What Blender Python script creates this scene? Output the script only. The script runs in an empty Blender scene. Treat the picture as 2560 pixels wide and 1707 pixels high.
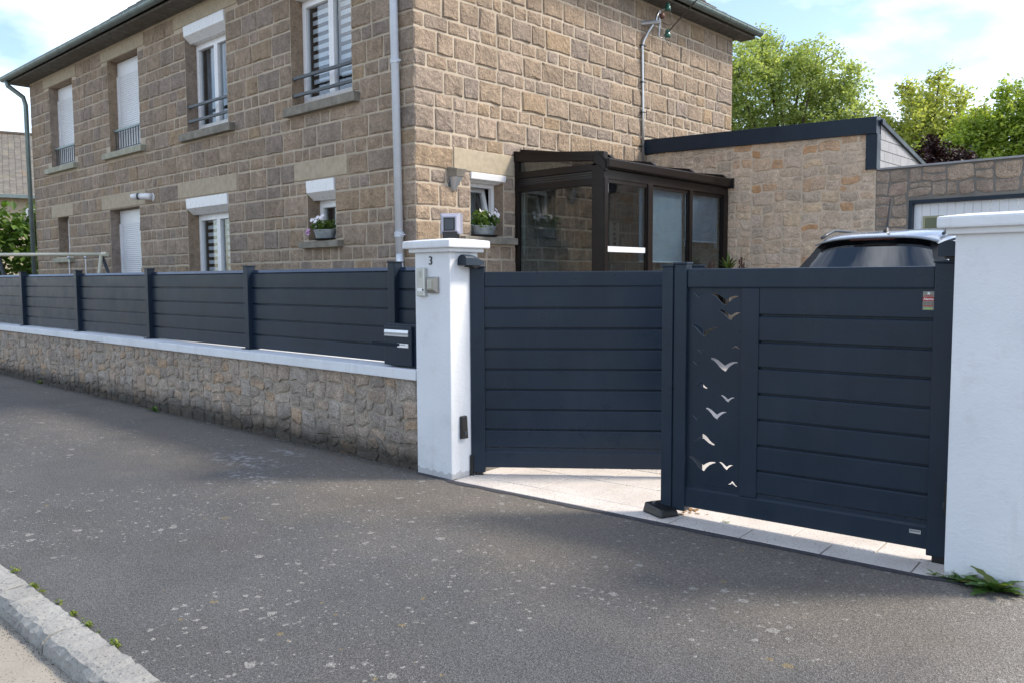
import bpy, bmesh, math, random
from mathutils import Vector, Matrix
import numpy as np

S = bpy.context.scene
COL = S.collection
rad = math.radians
# ------------------------------------------------------------------ camera
TH, PITCH, ROLL, EYE = rad(42.85), 0.0750, -0.0048, 1.6
def _cam_axes():
    cp, sp, cr, sr = math.cos(PITCH), math.sin(PITCH), math.cos(ROLL), math.sin(ROLL)
    M = np.array([[1, 0, 0], [0, 0, -1], [0, 1, 0]], float)
    P = np.array([[1, 0, 0], [0, cp, -sp], [0, sp, cp]])
    Z = np.array([[cr, -sr, 0], [sr, cr, 0], [0, 0, 1]])
    Y = np.array([[math.cos(TH), math.sin(TH), 0], [-math.sin(TH), math.cos(TH), 0], [0, 0, 1]])
    return Z @ P @ M @ Y
AX = _cam_axes()
cam = bpy.data.cameras.new('camera')
cam.sensor_width = 36
cam.lens = 36 * 2074.2 / 2560
cam.clip_start, cam.clip_end = 0.05, 2000
co = bpy.data.objects.new('camera', cam)
COL.objects.link(co)
co.matrix_world = Matrix(((AX[0][0], -AX[1][0], -AX[2][0], 0), (AX[0][1], -AX[1][1], -AX[2][1], 0),
                          (AX[0][2], -AX[1][2], -AX[2][2], EYE), (0, 0, 0, 1)))
S.camera = co
# ------------------------------------------------------------------ sky, sun, exposure
SUN_AZ, SUN_EL = rad(44), rad(45)          # azimuth from +x towards +y
SDIR = Vector((math.cos(SUN_AZ) * math.cos(SUN_EL), math.sin(SUN_AZ) * math.cos(SUN_EL), math.sin(SUN_EL)))
W_ = bpy.data.worlds.new('World')
S.world = W_
W_.use_nodes = True
wn, wl = W_.node_tree.nodes, W_.node_tree.links
bg = wn['Background']
sky = wn.new('ShaderNodeTexSky')
sky.sky_type = 'NISHITA'
sky.sun_disc = False
sky.sun_elevation = SUN_EL
sky.sun_rotation = math.pi / 2 - SUN_AZ
sky.air_density, sky.dust_density, sky.ozone_density = 1.0, 1.2, 1.0
tc = wn.new('ShaderNodeTexCoord')
mp = wn.new('ShaderNodeMapping'); mp.inputs['Scale'].default_value = (1, 1, 2.2)
n1 = wn.new('ShaderNodeTexNoise'); n1.inputs['Scale'].default_value = 2.6; n1.inputs['Detail'].default_value = 7; n1.inputs['Roughness'].default_value = .55
n1.inputs['Distortion'].default_value = .25
r1 = wn.new('ShaderNodeValToRGB')
r1.color_ramp.elements[0].position = .45; r1.color_ramp.elements[1].position = .64
mx = wn.new('ShaderNodeMix'); mx.data_type = 'RGBA'
mx.inputs[7].default_value = (6.2, 6.7, 7.5, 1)
wl.new(tc.outputs['Generated'], mp.inputs['Vector']); wl.new(mp.outputs[0], n1.inputs['Vector'])
wl.new(n1.outputs['Fac'], r1.inputs['Fac']); wl.new(r1.outputs['Color'], mx.inputs[0])
wl.new(sky.outputs['Color'], mx.inputs[6]); wl.new(mx.outputs[2], bg.inputs['Color'])
bg.inputs['Strength'].default_value = 0.15
sun = bpy.data.lights.new('sun', 'SUN')
sun.energy, sun.angle, sun.color = 2.5, rad(11), (1.0, .90, .76)
so = bpy.data.objects.new('sun', sun); COL.objects.link(so)
so.location = (10, 10, 20); so.rotation_euler = SDIR.to_track_quat('Z', 'Y').to_euler()
S.view_settings.view_transform = 'Standard'
S.view_settings.look = 'None'
S.view_settings.exposure = 0.90
S.view_settings.gamma = 1.0
S.view_settings.use_curve_mapping = False
S.render.engine = 'CYCLES'

# ------------------------------------------------------------------ node helpers
class NT:
    def __init__(s, name):
        s.m = bpy.data.materials.new(name); s.m.use_nodes = True
        s.n, s.l = s.m.node_tree.nodes, s.m.node_tree.links
        s.b = s.n['Principled BSDF']
        s.pos = s.n.new('ShaderNodeNewGeometry').outputs['Position']
    def noise(s, scale, detail=4, rough=.55, vec=None, dist=0):
        t = s.n.new('ShaderNodeTexNoise'); t.inputs['Scale'].default_value = scale
        t.inputs['Detail'].default_value = detail; t.inputs['Roughness'].default_value = rough
        t.inputs['Distortion'].default_value = dist
        s.l.new(vec or s.pos, t.inputs['Vector']); return t.outputs['Fac']
    def voro(s, scale, vec=None, feature='F1'):
        t = s.n.new('ShaderNodeTexVoronoi'); t.inputs['Scale'].default_value = scale; t.feature = feature
        s.l.new(vec or s.pos, t.inputs['Vector']); return t
    def ramp(s, fac, stops, interp='LINEAR'):
        t = s.n.new('ShaderNodeValToRGB'); e = t.color_ramp.elements; t.color_ramp.interpolation = interp
        while len(e) < len(stops): e.new(.5)
        for k, (p, c) in zip(e, stops):
            k.position = p; k.color = tuple(c) + (1,) if not isinstance(c, (int, float)) else (c, c, c, 1)
        s.l.new(fac, t.inputs['Fac']); return t.outputs['Color']
    def mix(s, fac, a, b, mode='MIX'):
        t = s.n.new('ShaderNodeMix'); t.data_type = 'RGBA'; t.blend_type = mode
        for i, v in ((0, fac), (6, a), (7, b)):
            if hasattr(v, 'is_linked'): s.l.new(v, t.inputs[i])
            elif i == 0: t.inputs[0].default_value = v
            else: t.inputs[i].default_value = tuple(v) + (1,)
        return t.outputs[2]
    def math(s, op, a, b=0., clamp=False):
        t = s.n.new('ShaderNodeMath'); t.operation = op; t.use_clamp = clamp
        for i, v in ((0, a), (1, b)):
            if hasattr(v, 'is_linked'): s.l.new(v, t.inputs[i])
            else: t.inputs[i].default_value = v
        return t.outputs[0]
    def attr(s, name):
        t = s.n.new('ShaderNodeAttribute'); t.attribute_name = name; return t.outputs['Fac']
    def sep(s, v=None):
        t = s.n.new('ShaderNodeSeparateXYZ'); s.l.new(v or s.pos, t.inputs[0]); return t.outputs
    def bump(s, h, strength=.3, dist=.01):
        t = s.n.new('ShaderNodeBump'); t.inputs['Strength'].default_value = strength; t.inputs['Distance'].default_value = dist
        s.l.new(h, t.inputs['Height']); s.l.new(t.outputs[0], s.b.inputs['Normal']); return t
    def col(s, c):
        if hasattr(c, 'is_linked'): s.l.new(c, s.b.inputs['Base Color'])
        else: s.b.inputs['Base Color'].default_value = tuple(c) + (1,)
    def set(s, rough=.6, metal=0., spec=.5, coat=0):
        s.b.inputs['Roughness'].default_value = rough; s.b.inputs['Metallic'].default_value = metal
        s.b.inputs['Specular IOR Level'].default_value = spec; s.b.inputs['Coat Weight'].default_value = coat
        s.b.inputs['Coat Roughness'].default_value = .05
MAT = {}
def plain(name, c, rough=.5, metal=0., var=.12, scale=3., bump=0., bscale=80., coat=0., spec=.5, dirt=0., dust=0.):
    t = NT(name)
    n = t.noise(scale, 5)
    c1 = [x * (1 - var) for x in c]; c2 = [min(1, x * (1 + var)) for x in c]
    o = t.ramp(n, [(.3, c1), (.7, c2)])
    if dirt:
        d = t.ramp(t.noise(scale * 2.3, 7, .65), [(.5, 0.), (.8, dirt)])
        o = t.mix(d, o, [x * .45 + .03 for x in c])
    if dust:
        mz = t.n.new('ShaderNodeMapping'); mz.inputs['Scale'].default_value = (1, 1, .25); t.l.new(t.pos, mz.inputs[0])
        o = t.mix(t.ramp(t.noise(7, 7, .65, mz.outputs[0]), [(.48, 0.), (.75, dust)]), o, (.11, .115, .12))
        zl = t.ramp(t.math('ADD', t.sep()[2], t.math('MULTIPLY', t.noise(14, 5, .65), -.5)), [(-.35, dust * .25), (.05, 0.)])
        o = t.mix(zl, o, (.16, .15, .135))
    t.col(o); t.set(rough, metal, spec, coat)
    r = t.ramp(t.noise(scale * 3, 4), [(.3, max(.02, rough - .07)), (.7, min(1, rough + .08))])
    t.l.new(r, t.b.inputs['Roughness'])
    if bump: t.bump(t.noise(bscale, 4, .6), bump, .01)
    MAT[name] = t.m
    return t.m
def stone_mat(name, cols, grain=60., lo=.62, hi=1.25, bump=.5, lichen=.0, base_dark=None):
    t = NT(name)
    tone = t.attr('tone')
    k = len(cols)
    c = t.ramp(tone, [((i + .5) / k, cc) for i, cc in enumerate(cols)])
    blot = t.ramp(t.noise(9, 5, .6), [(.3, .78), (.7, 1.18)])
    c = t.mix(1., c, blot, 'MULTIPLY')
    g = t.noise(grain, 5, .7)
    gr = t.ramp(g, [(.32, lo), (.5, 1.), (.68, hi)])
    c = t.mix(1., c, gr, 'MULTIPLY')
    sp = t.ramp(t.noise(grain * 2.6, 2, .5), [(.33, .5), (.42, 1.)])
    c = t.mix(.7, c, sp, 'MULTIPLY')
    st = t.ramp(t.noise(2.2, 6, .65), [(.5, 0.), (.75, .4)])
    c = t.mix(st, c, [x * .5 for x in cols[1]])
    st = t.ramp(t.noise(15, 6, .7), [(.54, 0.), (.68, .5)])
    c = t.mix(st, c, [x * .45 for x in cols[1]])
    mz = t.n.new('ShaderNodeMapping'); mz.inputs['Scale'].default_value = (1, 1, .14); t.l.new(t.pos, mz.inputs[0])
    sk = t.ramp(t.noise(4.5, 5, .6, mz.outputs[0]), [(.5, 0.), (.72, .38)])
    c = t.mix(sk, c, [x * .55 for x in cols[1]])
    if lichen:
        l = t.ramp(t.noise(26, 5, .7), [(.64, 0.), (.70, lichen)])
        c = t.mix(l, c, (.5, .49, .44))
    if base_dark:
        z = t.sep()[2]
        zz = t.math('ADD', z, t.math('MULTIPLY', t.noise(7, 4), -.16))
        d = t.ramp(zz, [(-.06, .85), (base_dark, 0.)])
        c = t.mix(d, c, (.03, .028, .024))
    t.col(c); t.set(.9, 0, .25)
    chip = t.voro(17).outputs['Distance']
    h = t.math('ADD', t.math('MULTIPLY', t.noise(22, 7, .7, None, .8), 1.2), t.math('ADD', t.math('MULTIPLY', g, .35), t.math('MULTIPLY', chip, .5)))
    t.bump(h, min(1., bump * 1.5), .03)
    MAT[name] = t.m
    return t.m
def glass_mat(name, tint=(.9, .94, .95), refl=.04, rough=0.0):
    t = NT(name); n, l = t.n, t.l
    n.remove(t.b)
    tr = n.new('ShaderNodeBsdfTransparent'); tr.inputs[0].default_value = tint + (1,)
    gl = n.new('ShaderNodeBsdfGlossy'); gl.inputs['Roughness'].default_value = rough
    lw = n.new('ShaderNodeLayerWeight'); lw.inputs[0].default_value = .5
    ad = t.math('ADD', t.math('POWER', lw.outputs['Facing'], 5.), refl, True)
    ms = n.new('ShaderNodeMixShader'); l.new(ad, ms.inputs[0]); l.new(tr.outputs[0], ms.inputs[1]); l.new(gl.outputs[0], ms.inputs[2])
    l.new(ms.outputs[0], n['Material Output'].inputs[0])
    MAT[name] = t.m
    return t.m
def leaf_mat(name, cols, trans=.5, rough=.5):
    t = NT(name); n, l = t.n, t.l
    k = len(cols)
    c = t.ramp(t.attr('tone'), [((i + .5) / k, cc) for i, cc in enumerate(cols)])
    t.col(c); t.set(rough, 0, .35)
    tb = n.new('ShaderNodeBsdfTranslucent'); l.new(t.mix(1., c, (1.25, 1.25, .6), 'MULTIPLY'), tb.inputs[0])
    ms = n.new('ShaderNodeMixShader'); ms.inputs[0].default_value = trans
    l.new(t.b.outputs[0], ms.inputs[1]); l.new(tb.outputs[0], ms.inputs[2]); l.new(ms.outputs[0], n['Material Output'].inputs[0])
    MAT[name] = t.m
    return t.m

# ------------------------------------------------------------------ mesh helpers
Wd = {}                                     # construction-frame origin of each object
class MB:
    def __init__(s): s.v, s.f, s.t = [], [], []
    def add(s, vs, fs, tone=None):
        o = len(s.v); s.v += [tuple(p) for p in vs]; s.f += [tuple(i + o for i in f) for f in fs]
        s.t += [tone if tone is not None else .5] * len(fs); return s
    def box(s, x0, x1, y0, y1, z0, z1):
        return s.add([(x, y, z) for z in (z0, z1) for y in (y0, y1) for x in (x0, x1)],
                     [(0, 2, 3, 1), (4, 5, 7, 6), (0, 1, 5, 4), (2, 6, 7, 3), (0, 4, 6, 2), (1, 3, 7, 5)])
    def boxf(s, F, u0, u1, v0, v1, n0, n1):
        return s.add([F(u, v, n) for n in (n0, n1) for v in (v0, v1) for u in (u0, u1)],
                     [(0, 2, 3, 1), (4, 5, 7, 6), (0, 1, 5, 4), (2, 6, 7, 3), (0, 4, 6, 2), (1, 3, 7, 5)])
    def extr(s, F, prof, u0, u1):           # prof: (v, n) polygon extruded along u
        k = len(prof)
        vs = [F(u0, v, n) for v, n in prof] + [F(u1, v, n) for v, n in prof]
        return s.add(vs, [(i, (i + 1) % k, k + (i + 1) % k, k + i) for i in range(k)] + [tuple(range(k))[::-1], tuple(range(k, 2 * k))])
    def prism(s, pts, z0, z1, F=None):      # pts (a, b) polygon, extruded in the third axis of F
        F = F or (lambda a, b, c: (a, b, c)); k = len(pts)
        return s.add([F(a, b, z0) for a, b in pts] + [F(a, b, z1) for a, b in pts],
                     [tuple(range(k))[::-1], tuple(range(k, 2 * k))] + [(i, (i + 1) % k, k + (i + 1) % k, k + i) for i in range(k)])
    def tube(s, path, r, k=8, r1=None, cap=True):
        P = [Vector(p) for p in path]; n = len(P); r1 = r if r1 is None else r1; vs = []
        a0 = None
        for i, p in enumerate(P):
            d = (P[min(i + 1, n - 1)] - P[max(i - 1, 0)]).normalized()
            a = d.orthogonal() if a0 is None else (a0 - d * a0.dot(d))
            a.normalize(); a0 = a; b = d.cross(a); rr = r + (r1 - r) * i / max(1, n - 1)
            vs += [p + (a * math.cos(2 * math.pi * j / k) + b * math.sin(2 * math.pi * j / k)) * rr for j in range(k)]
        fs = [(i * k + j, i * k + (j + 1) % k, (i + 1) * k + (j + 1) % k, (i + 1) * k + j) for i in range(n - 1) for j in range(k)]
        if cap: fs += [tuple(range(k))[::-1], tuple(range((n - 1) * k, n * k))]
        return s.add(vs, fs)
    def lathe(s, prof, c=(0, 0, 0), k=20, sx=1., sy=1.):
        vs = [(c[0] + r * math.cos(2 * math.pi * j / k) * sx, c[1] + r * math.sin(2 * math.pi * j / k) * sy, c[2] + z) for r, z in prof for j in range(k)]
        n = len(prof)
        return s.add(vs, [(i * k + j, i * k + (j + 1) % k, (i + 1) * k + (j + 1) % k, (i + 1) * k + j) for i in range(n - 1) for j in range(k)]
                     + [tuple(range(k))[::-1], tuple(range((n - 1) * k, n * k))])
    def grid(s, fn, nu, nv):
        vs = [fn(i / nu, j / nv) for j in range(nv + 1) for i in range(nu + 1)]
        return s.add(vs, [(j * (nu + 1) + i, j * (nu + 1) + i + 1, (j + 1) * (nu + 1) + i + 1, (j + 1) * (nu + 1) + i) for j in range(nv) for i in range(nu)])
def frame(O, U, N):
    O, U, N = Vector(O), Vector(U), Vector(N)
    return lambda u, v, n=0.: O + U * u + N * n + Vector((0, 0, v))
def props(o, label=None, cat=None, group=None, kind=None):
    for k, v in (('label', label), ('category', cat), ('group', group), ('kind', kind)):
        if v: o[k] = v
    return o
def thing(name, loc, label, cat, group=None, rot=0., local=False):
    o = bpy.data.objects.new(name, None); COL.objects.link(o); o.location = loc; o.rotation_euler = (0, 0, rot)
    o.empty_display_size = .2
    Wd[o] = Vector((0, 0, 0)) if local else Vector(loc)
    return props(o, label, cat, group)
def add(name, mb, mat, parent=None, label=None, cat=None, group=None, kind=None, bevel=0., smooth=False, tone=False, seg=2):
    V = np.array(mb.v, float); lo, hi = V.min(0), V.max(0)
    c = (lo + hi) / 2
    if parent is None: c[2] = lo[2]
    me = bpy.data.meshes.new(name)
    me.from_pydata((V - c).tolist(), [], mb.f)
    if bevel:
        bm = bmesh.new(); bm.from_mesh(me)
        bmesh.ops.recalc_face_normals(bm, faces=bm.faces)
        es = [e for e in bm.edges if len(e.link_faces) == 2 and e.calc_face_angle(0) > .6]
        bmesh.ops.bevel(bm, geom=es, offset=bevel, segments=seg, profile=.6, affect='EDGES', clamp_overlap=True)
        bm.to_mesh(me); bm.free()
    if tone:
        a = me.attributes.new('tone', 'FLOAT', 'FACE'); a.data.foreach_set('value', np.array(mb.t, np.float32))
    if smooth: me.polygons.foreach_set('use_smooth', [True] * len(me.polygons))
    me.materials.append(MAT[mat] if isinstance(mat, str) else mat)
    me.update()
    o = bpy.data.objects.new(name, me); COL.objects.link(o)
    cv = Vector(c)
    if parent is not None: o.parent = parent; o.location = cv - Wd[parent]
    else: o.location = cv
    Wd[o] = cv
    return props(o, label, cat, group, kind)
def again(src, name, delta, parent=None):   # the same piece once more, moved by delta
    o = src.copy(); o.name = name; COL.objects.link(o); o.location = src.location + Vector(delta)
    Wd[o] = Wd[src] + Vector(delta)
    if parent is not None: o.parent = parent; o.location = Wd[o] - Wd[parent]
    return o
def text_mb(txt, size, F, depth, bold=0., align='CENTER'):
    cu = bpy.data.curves.new('lettering', 'FONT'); cu.body = txt; cu.size = size; cu.align_x = align; cu.align_y = 'CENTER'
    cu.extrude = depth / 2; cu.offset = bold; cu.resolution_u = 4
    ob = bpy.data.objects.new('lettering', cu); COL.objects.link(ob)
    dg = bpy.context.evaluated_depsgraph_get(); me = bpy.data.meshes.new_from_object(ob.evaluated_get(dg))
    mb = MB(); mb.add([F(v.co.x, v.co.y, v.co.z + depth / 2) for v in me.vertices], [tuple(p.vertices) for p in me.polygons])
    bpy.data.objects.remove(ob); bpy.data.curves.remove(cu); bpy.data.meshes.remove(me)
    return mb

# ------------------------------------------------------------------ materials
G = lambda *c: c
stone_mat('house_stone', [G(0.393, 0.295, 0.210), G(0.330, 0.255, 0.189), G(0.430, 0.325, 0.236), G(0.361, 0.279, 0.210), G(0.407, 0.295, 0.189), G(0.352, 0.285, 0.236), G(0.451, 0.345, 0.258), G(0.377, 0.290, 0.214), G(0.314, 0.255, 0.210)], 55, .66, 1.25, .55, .2)
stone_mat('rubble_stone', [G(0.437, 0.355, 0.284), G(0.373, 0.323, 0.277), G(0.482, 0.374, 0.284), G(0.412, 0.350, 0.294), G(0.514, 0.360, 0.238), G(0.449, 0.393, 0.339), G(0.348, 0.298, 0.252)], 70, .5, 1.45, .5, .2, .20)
stone_mat('yard_stone', [G(0.712, 0.541, 0.394), G(0.646, 0.509, 0.388), G(0.735, 0.541, 0.357), G(0.668, 0.519, 0.394), G(0.624, 0.350, 0.173), G(0.701, 0.551, 0.418), G(0.579, 0.456, 0.342)], 75, .6, 1.3, .4)
stone_mat('dark_yard_stone', [G(0.439, 0.330, 0.256), G(0.376, 0.300, 0.238), G(0.490, 0.372, 0.274), G(0.427, 0.336, 0.266)], 75, .5, 1.3, .5, .2)
plain('house_mortar', (.47, .395, .305), .95, var=.15, scale=2, bump=.5, bscale=90)
stone_mat('rubble_mortar', [G(.43, .375, .31), G(.43, .375, .31)], 90, .75, 1.2, .4, 0, .24)
plain('yard_mortar', (.62, .50, .375), .95, var=.12, scale=4, bump=.5, bscale=80)
plain('dark_mortar', (.20, .185, .165), .95, var=.2, scale=4, bump=.5, bscale=80)
plain('lintel_concrete', (.43, .36, .26), .92, var=.12, scale=14, bump=.45, bscale=130)
plain('sill_concrete', (.22, .20, .165), .9, var=.25, scale=7, bump=.3, bscale=60)
plain('pale_sill', (.36, .35, .27), .9, var=.2, scale=7, bump=.3, bscale=60)
plain('eave_board', (.13, .12, .105), .85, var=.35, scale=9, bump=.2)
plain('zinc', (.20, .25, .245), .42, .55, .18, 6)
plain('grey_pipe', (.62, .66, .72), .4, var=.05, scale=4, dirt=.25)
plain('white_pvc', (.82, .82, .83), .3, var=.03, scale=5, spec=.5)
plain('white_panel', (.78, .79, .81), .35, var=.03, scale=5)
plain('navy_gloss', (.02, .035, .07), .22, .35, .08, 3, spec=1.)
plain('dark_rail', (.045, .055, .065), .4, var=.1)
plain('navy_alu', (.0145, .025, .041), .36, .0, .12, 1.6, .05, 500, spec=.22, dust=.05)
plain('leaf_alu', (.0155, .0265, .043), .32, .0, .14, 1.4, .05, 500, spec=.26, dust=.06)
plain('brown_alu', (.0125, .0088, .0078), .36, .0, .15, 3, spec=.25)
plain('black_plastic', (.012, .012, .013), .35, var=.1, scale=8)
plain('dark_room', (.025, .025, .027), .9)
plain('curtain_grey', (.22, .24, .27), .85, var=.15, scale=6)
plain('blind_white', (.72, .74, .76), .8, var=.03, scale=20)
plain('screen_fabric', (.36, .40, .43), .8, var=.08, scale=5)
plain('silver_trim', (.62, .64, .66), .35, .7, .06, 8)
plain('steel', (.55, .55, .55), .35, .9, .1, 10)
plain('beige_grey', (.47, .48, .45), .45, .3, .05, 12)
plain('bronze_grey', (.36, .34, .30), .4, .5, .08, 12)
plain('slate_tile', (.30, .30, .31), .6, var=.12, scale=5, bump=.2, bscale=40)
plain('bark', (.10, .08, .06), .9, var=.3, scale=9, bump=.6, bscale=25)
plain('zinc_pot', (.30, .33, .345), .5, .45, .25, 14)
plain('cream_paint', (.58, .55, .43), .4, var=.06, scale=4, dirt=.2)
plain('insulator_green', (.015, .10, .07), .12, var=.2, coat=.6)
plain('rust_brown', (.10, .035, .022), .6, var=.2)
plain('red_print', (.42, .01, .012), .45, var=.05)
plain('green_print', (.30, .55, .08), .5, var=.05)
plain('grey_print', (.25, .25, .22), .5, var=.08)
plain('white_print', (.8, .8, .8), .5, var=.02)
plain('car_paint', (.26, .30, .36), .25, .5, .03, 2, coat=.9)
plain('tyre', (.02, .02, .02), .8)
plain('red_lens', (.10, .003, .004), .15, var=.05, coat=.5)
plain('clear_grey', (.33, .33, .40), .12, var=.05, coat=.4)
plain('garden_soil', (.12, .10, .07), .95, var=.3, scale=6, bump=.6, bscale=20)
plain('white_petal', (.82, .78, .80), .6, var=.05, scale=30)
plain('pink_petal', (.70, .42, .68), .6, var=.1, scale=30)
plain('dry_debris', (.40, .22, .09), .8, var=.3, scale=40)
plain('terracotta', (.45, .20, .14), .85, var=.15)
plain('olive_frame', (.34, .33, .20), .5, var=.1)
plain('olive_glass', (.10, .11, .06), .15, var=.1)
glass_mat('window_glass', (.90, .93, .95), .10)
glass_mat('veranda_glass', (.70, .77, .81), .09)
glass_mat('car_glass', (.28, .33, .36), .15)
leaf_mat('leaf_green', [(.21, .27, .10), (.30, .37, .14), (.38, .46, .19), (.46, .53, .25), (.33, .40, .16)], .55)
leaf_mat('leaf_yellow', [(.25, .30, .09), (.35, .40, .12), (.46, .50, .17), (.56, .59, .23), (.38, .43, .13)], .55)
leaf_mat('leaf_dark', [(.18, .26, .05), (.28, .38, .075), (.40, .50, .10), (.50, .57, .15)], .5)
leaf_mat('leaf_purple', [(.018, .008, .010), (.030, .012, .015), (.045, .016, .020)], .15)
leaf_mat('leaf_fig', [(.05, .10, .015), (.09, .165, .025), (.13, .22, .04), (.04, .08, .012)], .35)
leaf_mat('leaf_weed', [(.06, .13, .03), (.10, .19, .045), (.14, .24, .055), (.15, .17, .045)], .35, .45)
leaf_mat('leaf_pot', [(.05, .10, .018), (.09, .17, .03), (.16, .22, .05)], .3)
leaf_mat('leaf_moss', [(.10, .15, .02), (.16, .21, .03), (.22, .25, .04)], .3)

# white render, rough trowelled
def render_mat():
    t = NT('white_render')
    a = t.noise(1.6, 6, .6)
    c = t.ramp(a, [(.3, (.66, .68, .71)), (.7, (.75, .77, .80))])
    s1 = t.ramp(t.noise(3.1, 7, .7), [(.56, 0.), (.72, .3)])
    c = t.mix(s1, c, (.42, .41, .39))
    mz = t.n.new('ShaderNodeMapping'); mz.inputs['Scale'].default_value = (1, 1, .1); t.l.new(t.pos, mz.inputs[0])
    c = t.mix(t.ramp(t.noise(9, 5, .6, mz.outputs[0]), [(.56, 0.), (.76, .22)]), c, (.40, .385, .36))
    z = t.sep()[2]
    d = t.ramp(t.math('ADD', z, t.math('MULTIPLY', t.noise(18, 4), -.09)), [(-.06, .5), (-.02, 0.)])
    c = t.mix(d, c, (.30, .28, .26))
    t.col(c); t.set(.85, 0, .3)
    mpn = t.n.new('ShaderNodeMapping'); mpn.inputs['Rotation'].default_value = (.0, .5, .3); mpn.inputs['Scale'].default_value = (1, 1, 1.3)
    t.l.new(t.pos, mpn.inputs[0])
    h = t.math('ADD', t.noise(30, 5, .6, mpn.outputs[0], .6), t.math('MULTIPLY', t.noise(120, 3, .6), .35))
    t.bump(h, .3, .010)
    MAT['white_render'] = t.m
render_mat()
def asphalt_mat():
    t = NT('asphalt')
    X, Y, Z = t.sep()[0:3]
    c = t.ramp(t.noise(1.1, 6, .6), [(.3, (.080, .081, .083)), (.7, (.108, .108, .109))])
    # dirt and moss by wall foot and gate, painted paler to offset their shadow
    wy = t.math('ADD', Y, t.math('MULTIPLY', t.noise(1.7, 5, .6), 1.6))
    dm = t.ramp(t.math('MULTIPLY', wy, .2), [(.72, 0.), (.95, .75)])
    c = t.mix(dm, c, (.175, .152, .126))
    st = t.ramp(t.noise(.9, 5, .6), [(.52, 0.), (.7, .4)])
    c = t.mix(st, c, (.085, .079, .071))
    wx = t.math('ADD', t.math('ADD', X, t.math('MULTIPLY', Y, .25)), t.math('MULTIPLY', t.noise(2.1, 4, .6), .9))
    wr = t.ramp(t.math('ADD', t.math('MULTIPLY', wx, .4), .5), [(.60, 0.), (.78, 1.)])
    c = t.mix(t.math('MULTIPLY', wr, .8), c, (.20, .185, .165))
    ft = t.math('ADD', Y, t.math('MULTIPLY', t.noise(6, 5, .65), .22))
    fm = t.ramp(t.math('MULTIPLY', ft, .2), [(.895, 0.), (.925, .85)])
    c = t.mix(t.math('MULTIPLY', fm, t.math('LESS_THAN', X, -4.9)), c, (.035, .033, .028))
    # stone grain
    v = t.voro(170)
    g = t.ramp(v.outputs['Color'], [(.0, .55), (.5, .95), (1., 1.6)])
    c = t.mix(1., c, g, 'MULTIPLY')
    g2 = t.ramp(t.noise(75, 3, .6), [(.3, .7), (.7, 1.3)])
    c = t.mix(1., c, g2, 'MULTIPLY')
    # round pale lichens
    for sc, thr, rmax, colr, dens, am in ((7.5, .62, .24, (.37, .36, .34), .46, .8), (19., .55, .31, (.36, .35, .33), .44, .8), (36., .55, .33, (.36, .35, .32), .46, .7), (12., .70, .28, (.30, .21, .06), .58, .6)):
        wob = t.n.new('ShaderNodeVectorMath'); wob.operation = 'ADD'
        nz = t.n.new('ShaderNodeTexNoise'); nz.inputs['Scale'].default_value = 45; t.l.new(t.pos, nz.inputs['Vector'])
        sc_ = t.n.new('ShaderNodeVectorMath'); sc_.operation = 'SCALE'; sc_.inputs['Scale'].default_value = .045 if sc < 8 else .02
        t.l.new(nz.outputs['Color'], sc_.inputs[0]); t.l.new(t.pos, wob.inputs[0]); t.l.new(sc_.outputs[0], wob.inputs[1])
        vv = t.voro(sc, wob.outputs[0])
        rnd = t.n.new('ShaderNodeSeparateColor'); t.l.new(vv.outputs['Color'], rnd.inputs[0])
        rr = t.math('MULTIPLY', t.math('MAXIMUM', t.math('SUBTRACT', rnd.outputs[0], thr), 0.), rmax / (1 - thr))
        m = t.math('LESS_THAN', vv.outputs['Distance'], rr)
        dn = t.math('GREATER_THAN', t.noise(.55 if sc != 12. else .8, 3), dens)
        m = t.math('MULTIPLY', m, dn)
        pt = t.ramp(t.noise(95, 3, .7), [(.38, 0.), (.58, am)])
        m = t.math('MULTIPLY', m, pt)
        c = t.mix(m, c, colr)
    # old pale spill near the wall
    def blob(cx, cy, sx, sy):
        dx = t.math('MULTIPLY', t.math('SUBTRACT', X, cx), 1 / sx); dy = t.math('MULTIPLY', t.math('SUBTRACT', Y, cy), 1 / sy)
        return t.math('ADD', t.math('MULTIPLY', dx, dx), t.math('MULTIPLY', dy, dy))
    for cx, cy, sx, sy in ((-6.75, 3.75, .62, .26), (-6.1, 3.45, .45, .14), (-6.75, 4.17, .35, .10)):
        b = t.math('SUBTRACT', 1., blob(cx, cy, sx, sy), True)
        m = t.math('MULTIPLY', b, t.ramp(t.noise(13, 6, .7), [(.50, 0.), (.60, .75)]))
        c = t.mix(m, c, (.40, .40, .41))
    t.col(c); t.set(.82, 0, .35)
    t.bump(t.math('ADD', v.outputs['Distance'], t.math('MULTIPLY', t.noise(60, 4), .8)), .55, .012)
    MAT['asphalt'] = t.m
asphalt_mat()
def speck(name, c1, c2, dark, sc, amt, bump=.3):
    t = NT(name)
    c = t.ramp(t.noise(2.5, 6, .6), [(.3, c1), (.7, c2)])
    v = t.ramp(t.noise(sc, 3, .6), [(.30, amt), (.42, 0.)])
    c = t.mix(v, c, dark)
    d = t.ramp(t.noise(5, 6, .7), [(.58, 0.), (.8, .4)])
    c = t.mix(d, c, [x * .6 for x in c1])
    t.col(c); t.set(.85, 0, .3); t.bump(t.noise(sc * .8, 4, .6), bump, .01)
    MAT[name] = t.m
speck('paving_stone', (.52, .47, .425), (.66, .615, .57), (.22, .16, .12), 70, .95)
speck('kerb_granite', (.235, .23, .215), (.34, .335, .315), (.085, .085, .08), 60, .8, 1.0)
speck('road_asphalt', (.27, .245, .205), (.33, .30, .255), (.09, .085, .08), 90, .8, .5)
plain('tar_strip', (.045, .045, .055), .9, var=.3, scale=25, bump=.6, bscale=60)
plain('paving_bed', (.16, .14, .12), .95, var=.3, scale=12)
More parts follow.
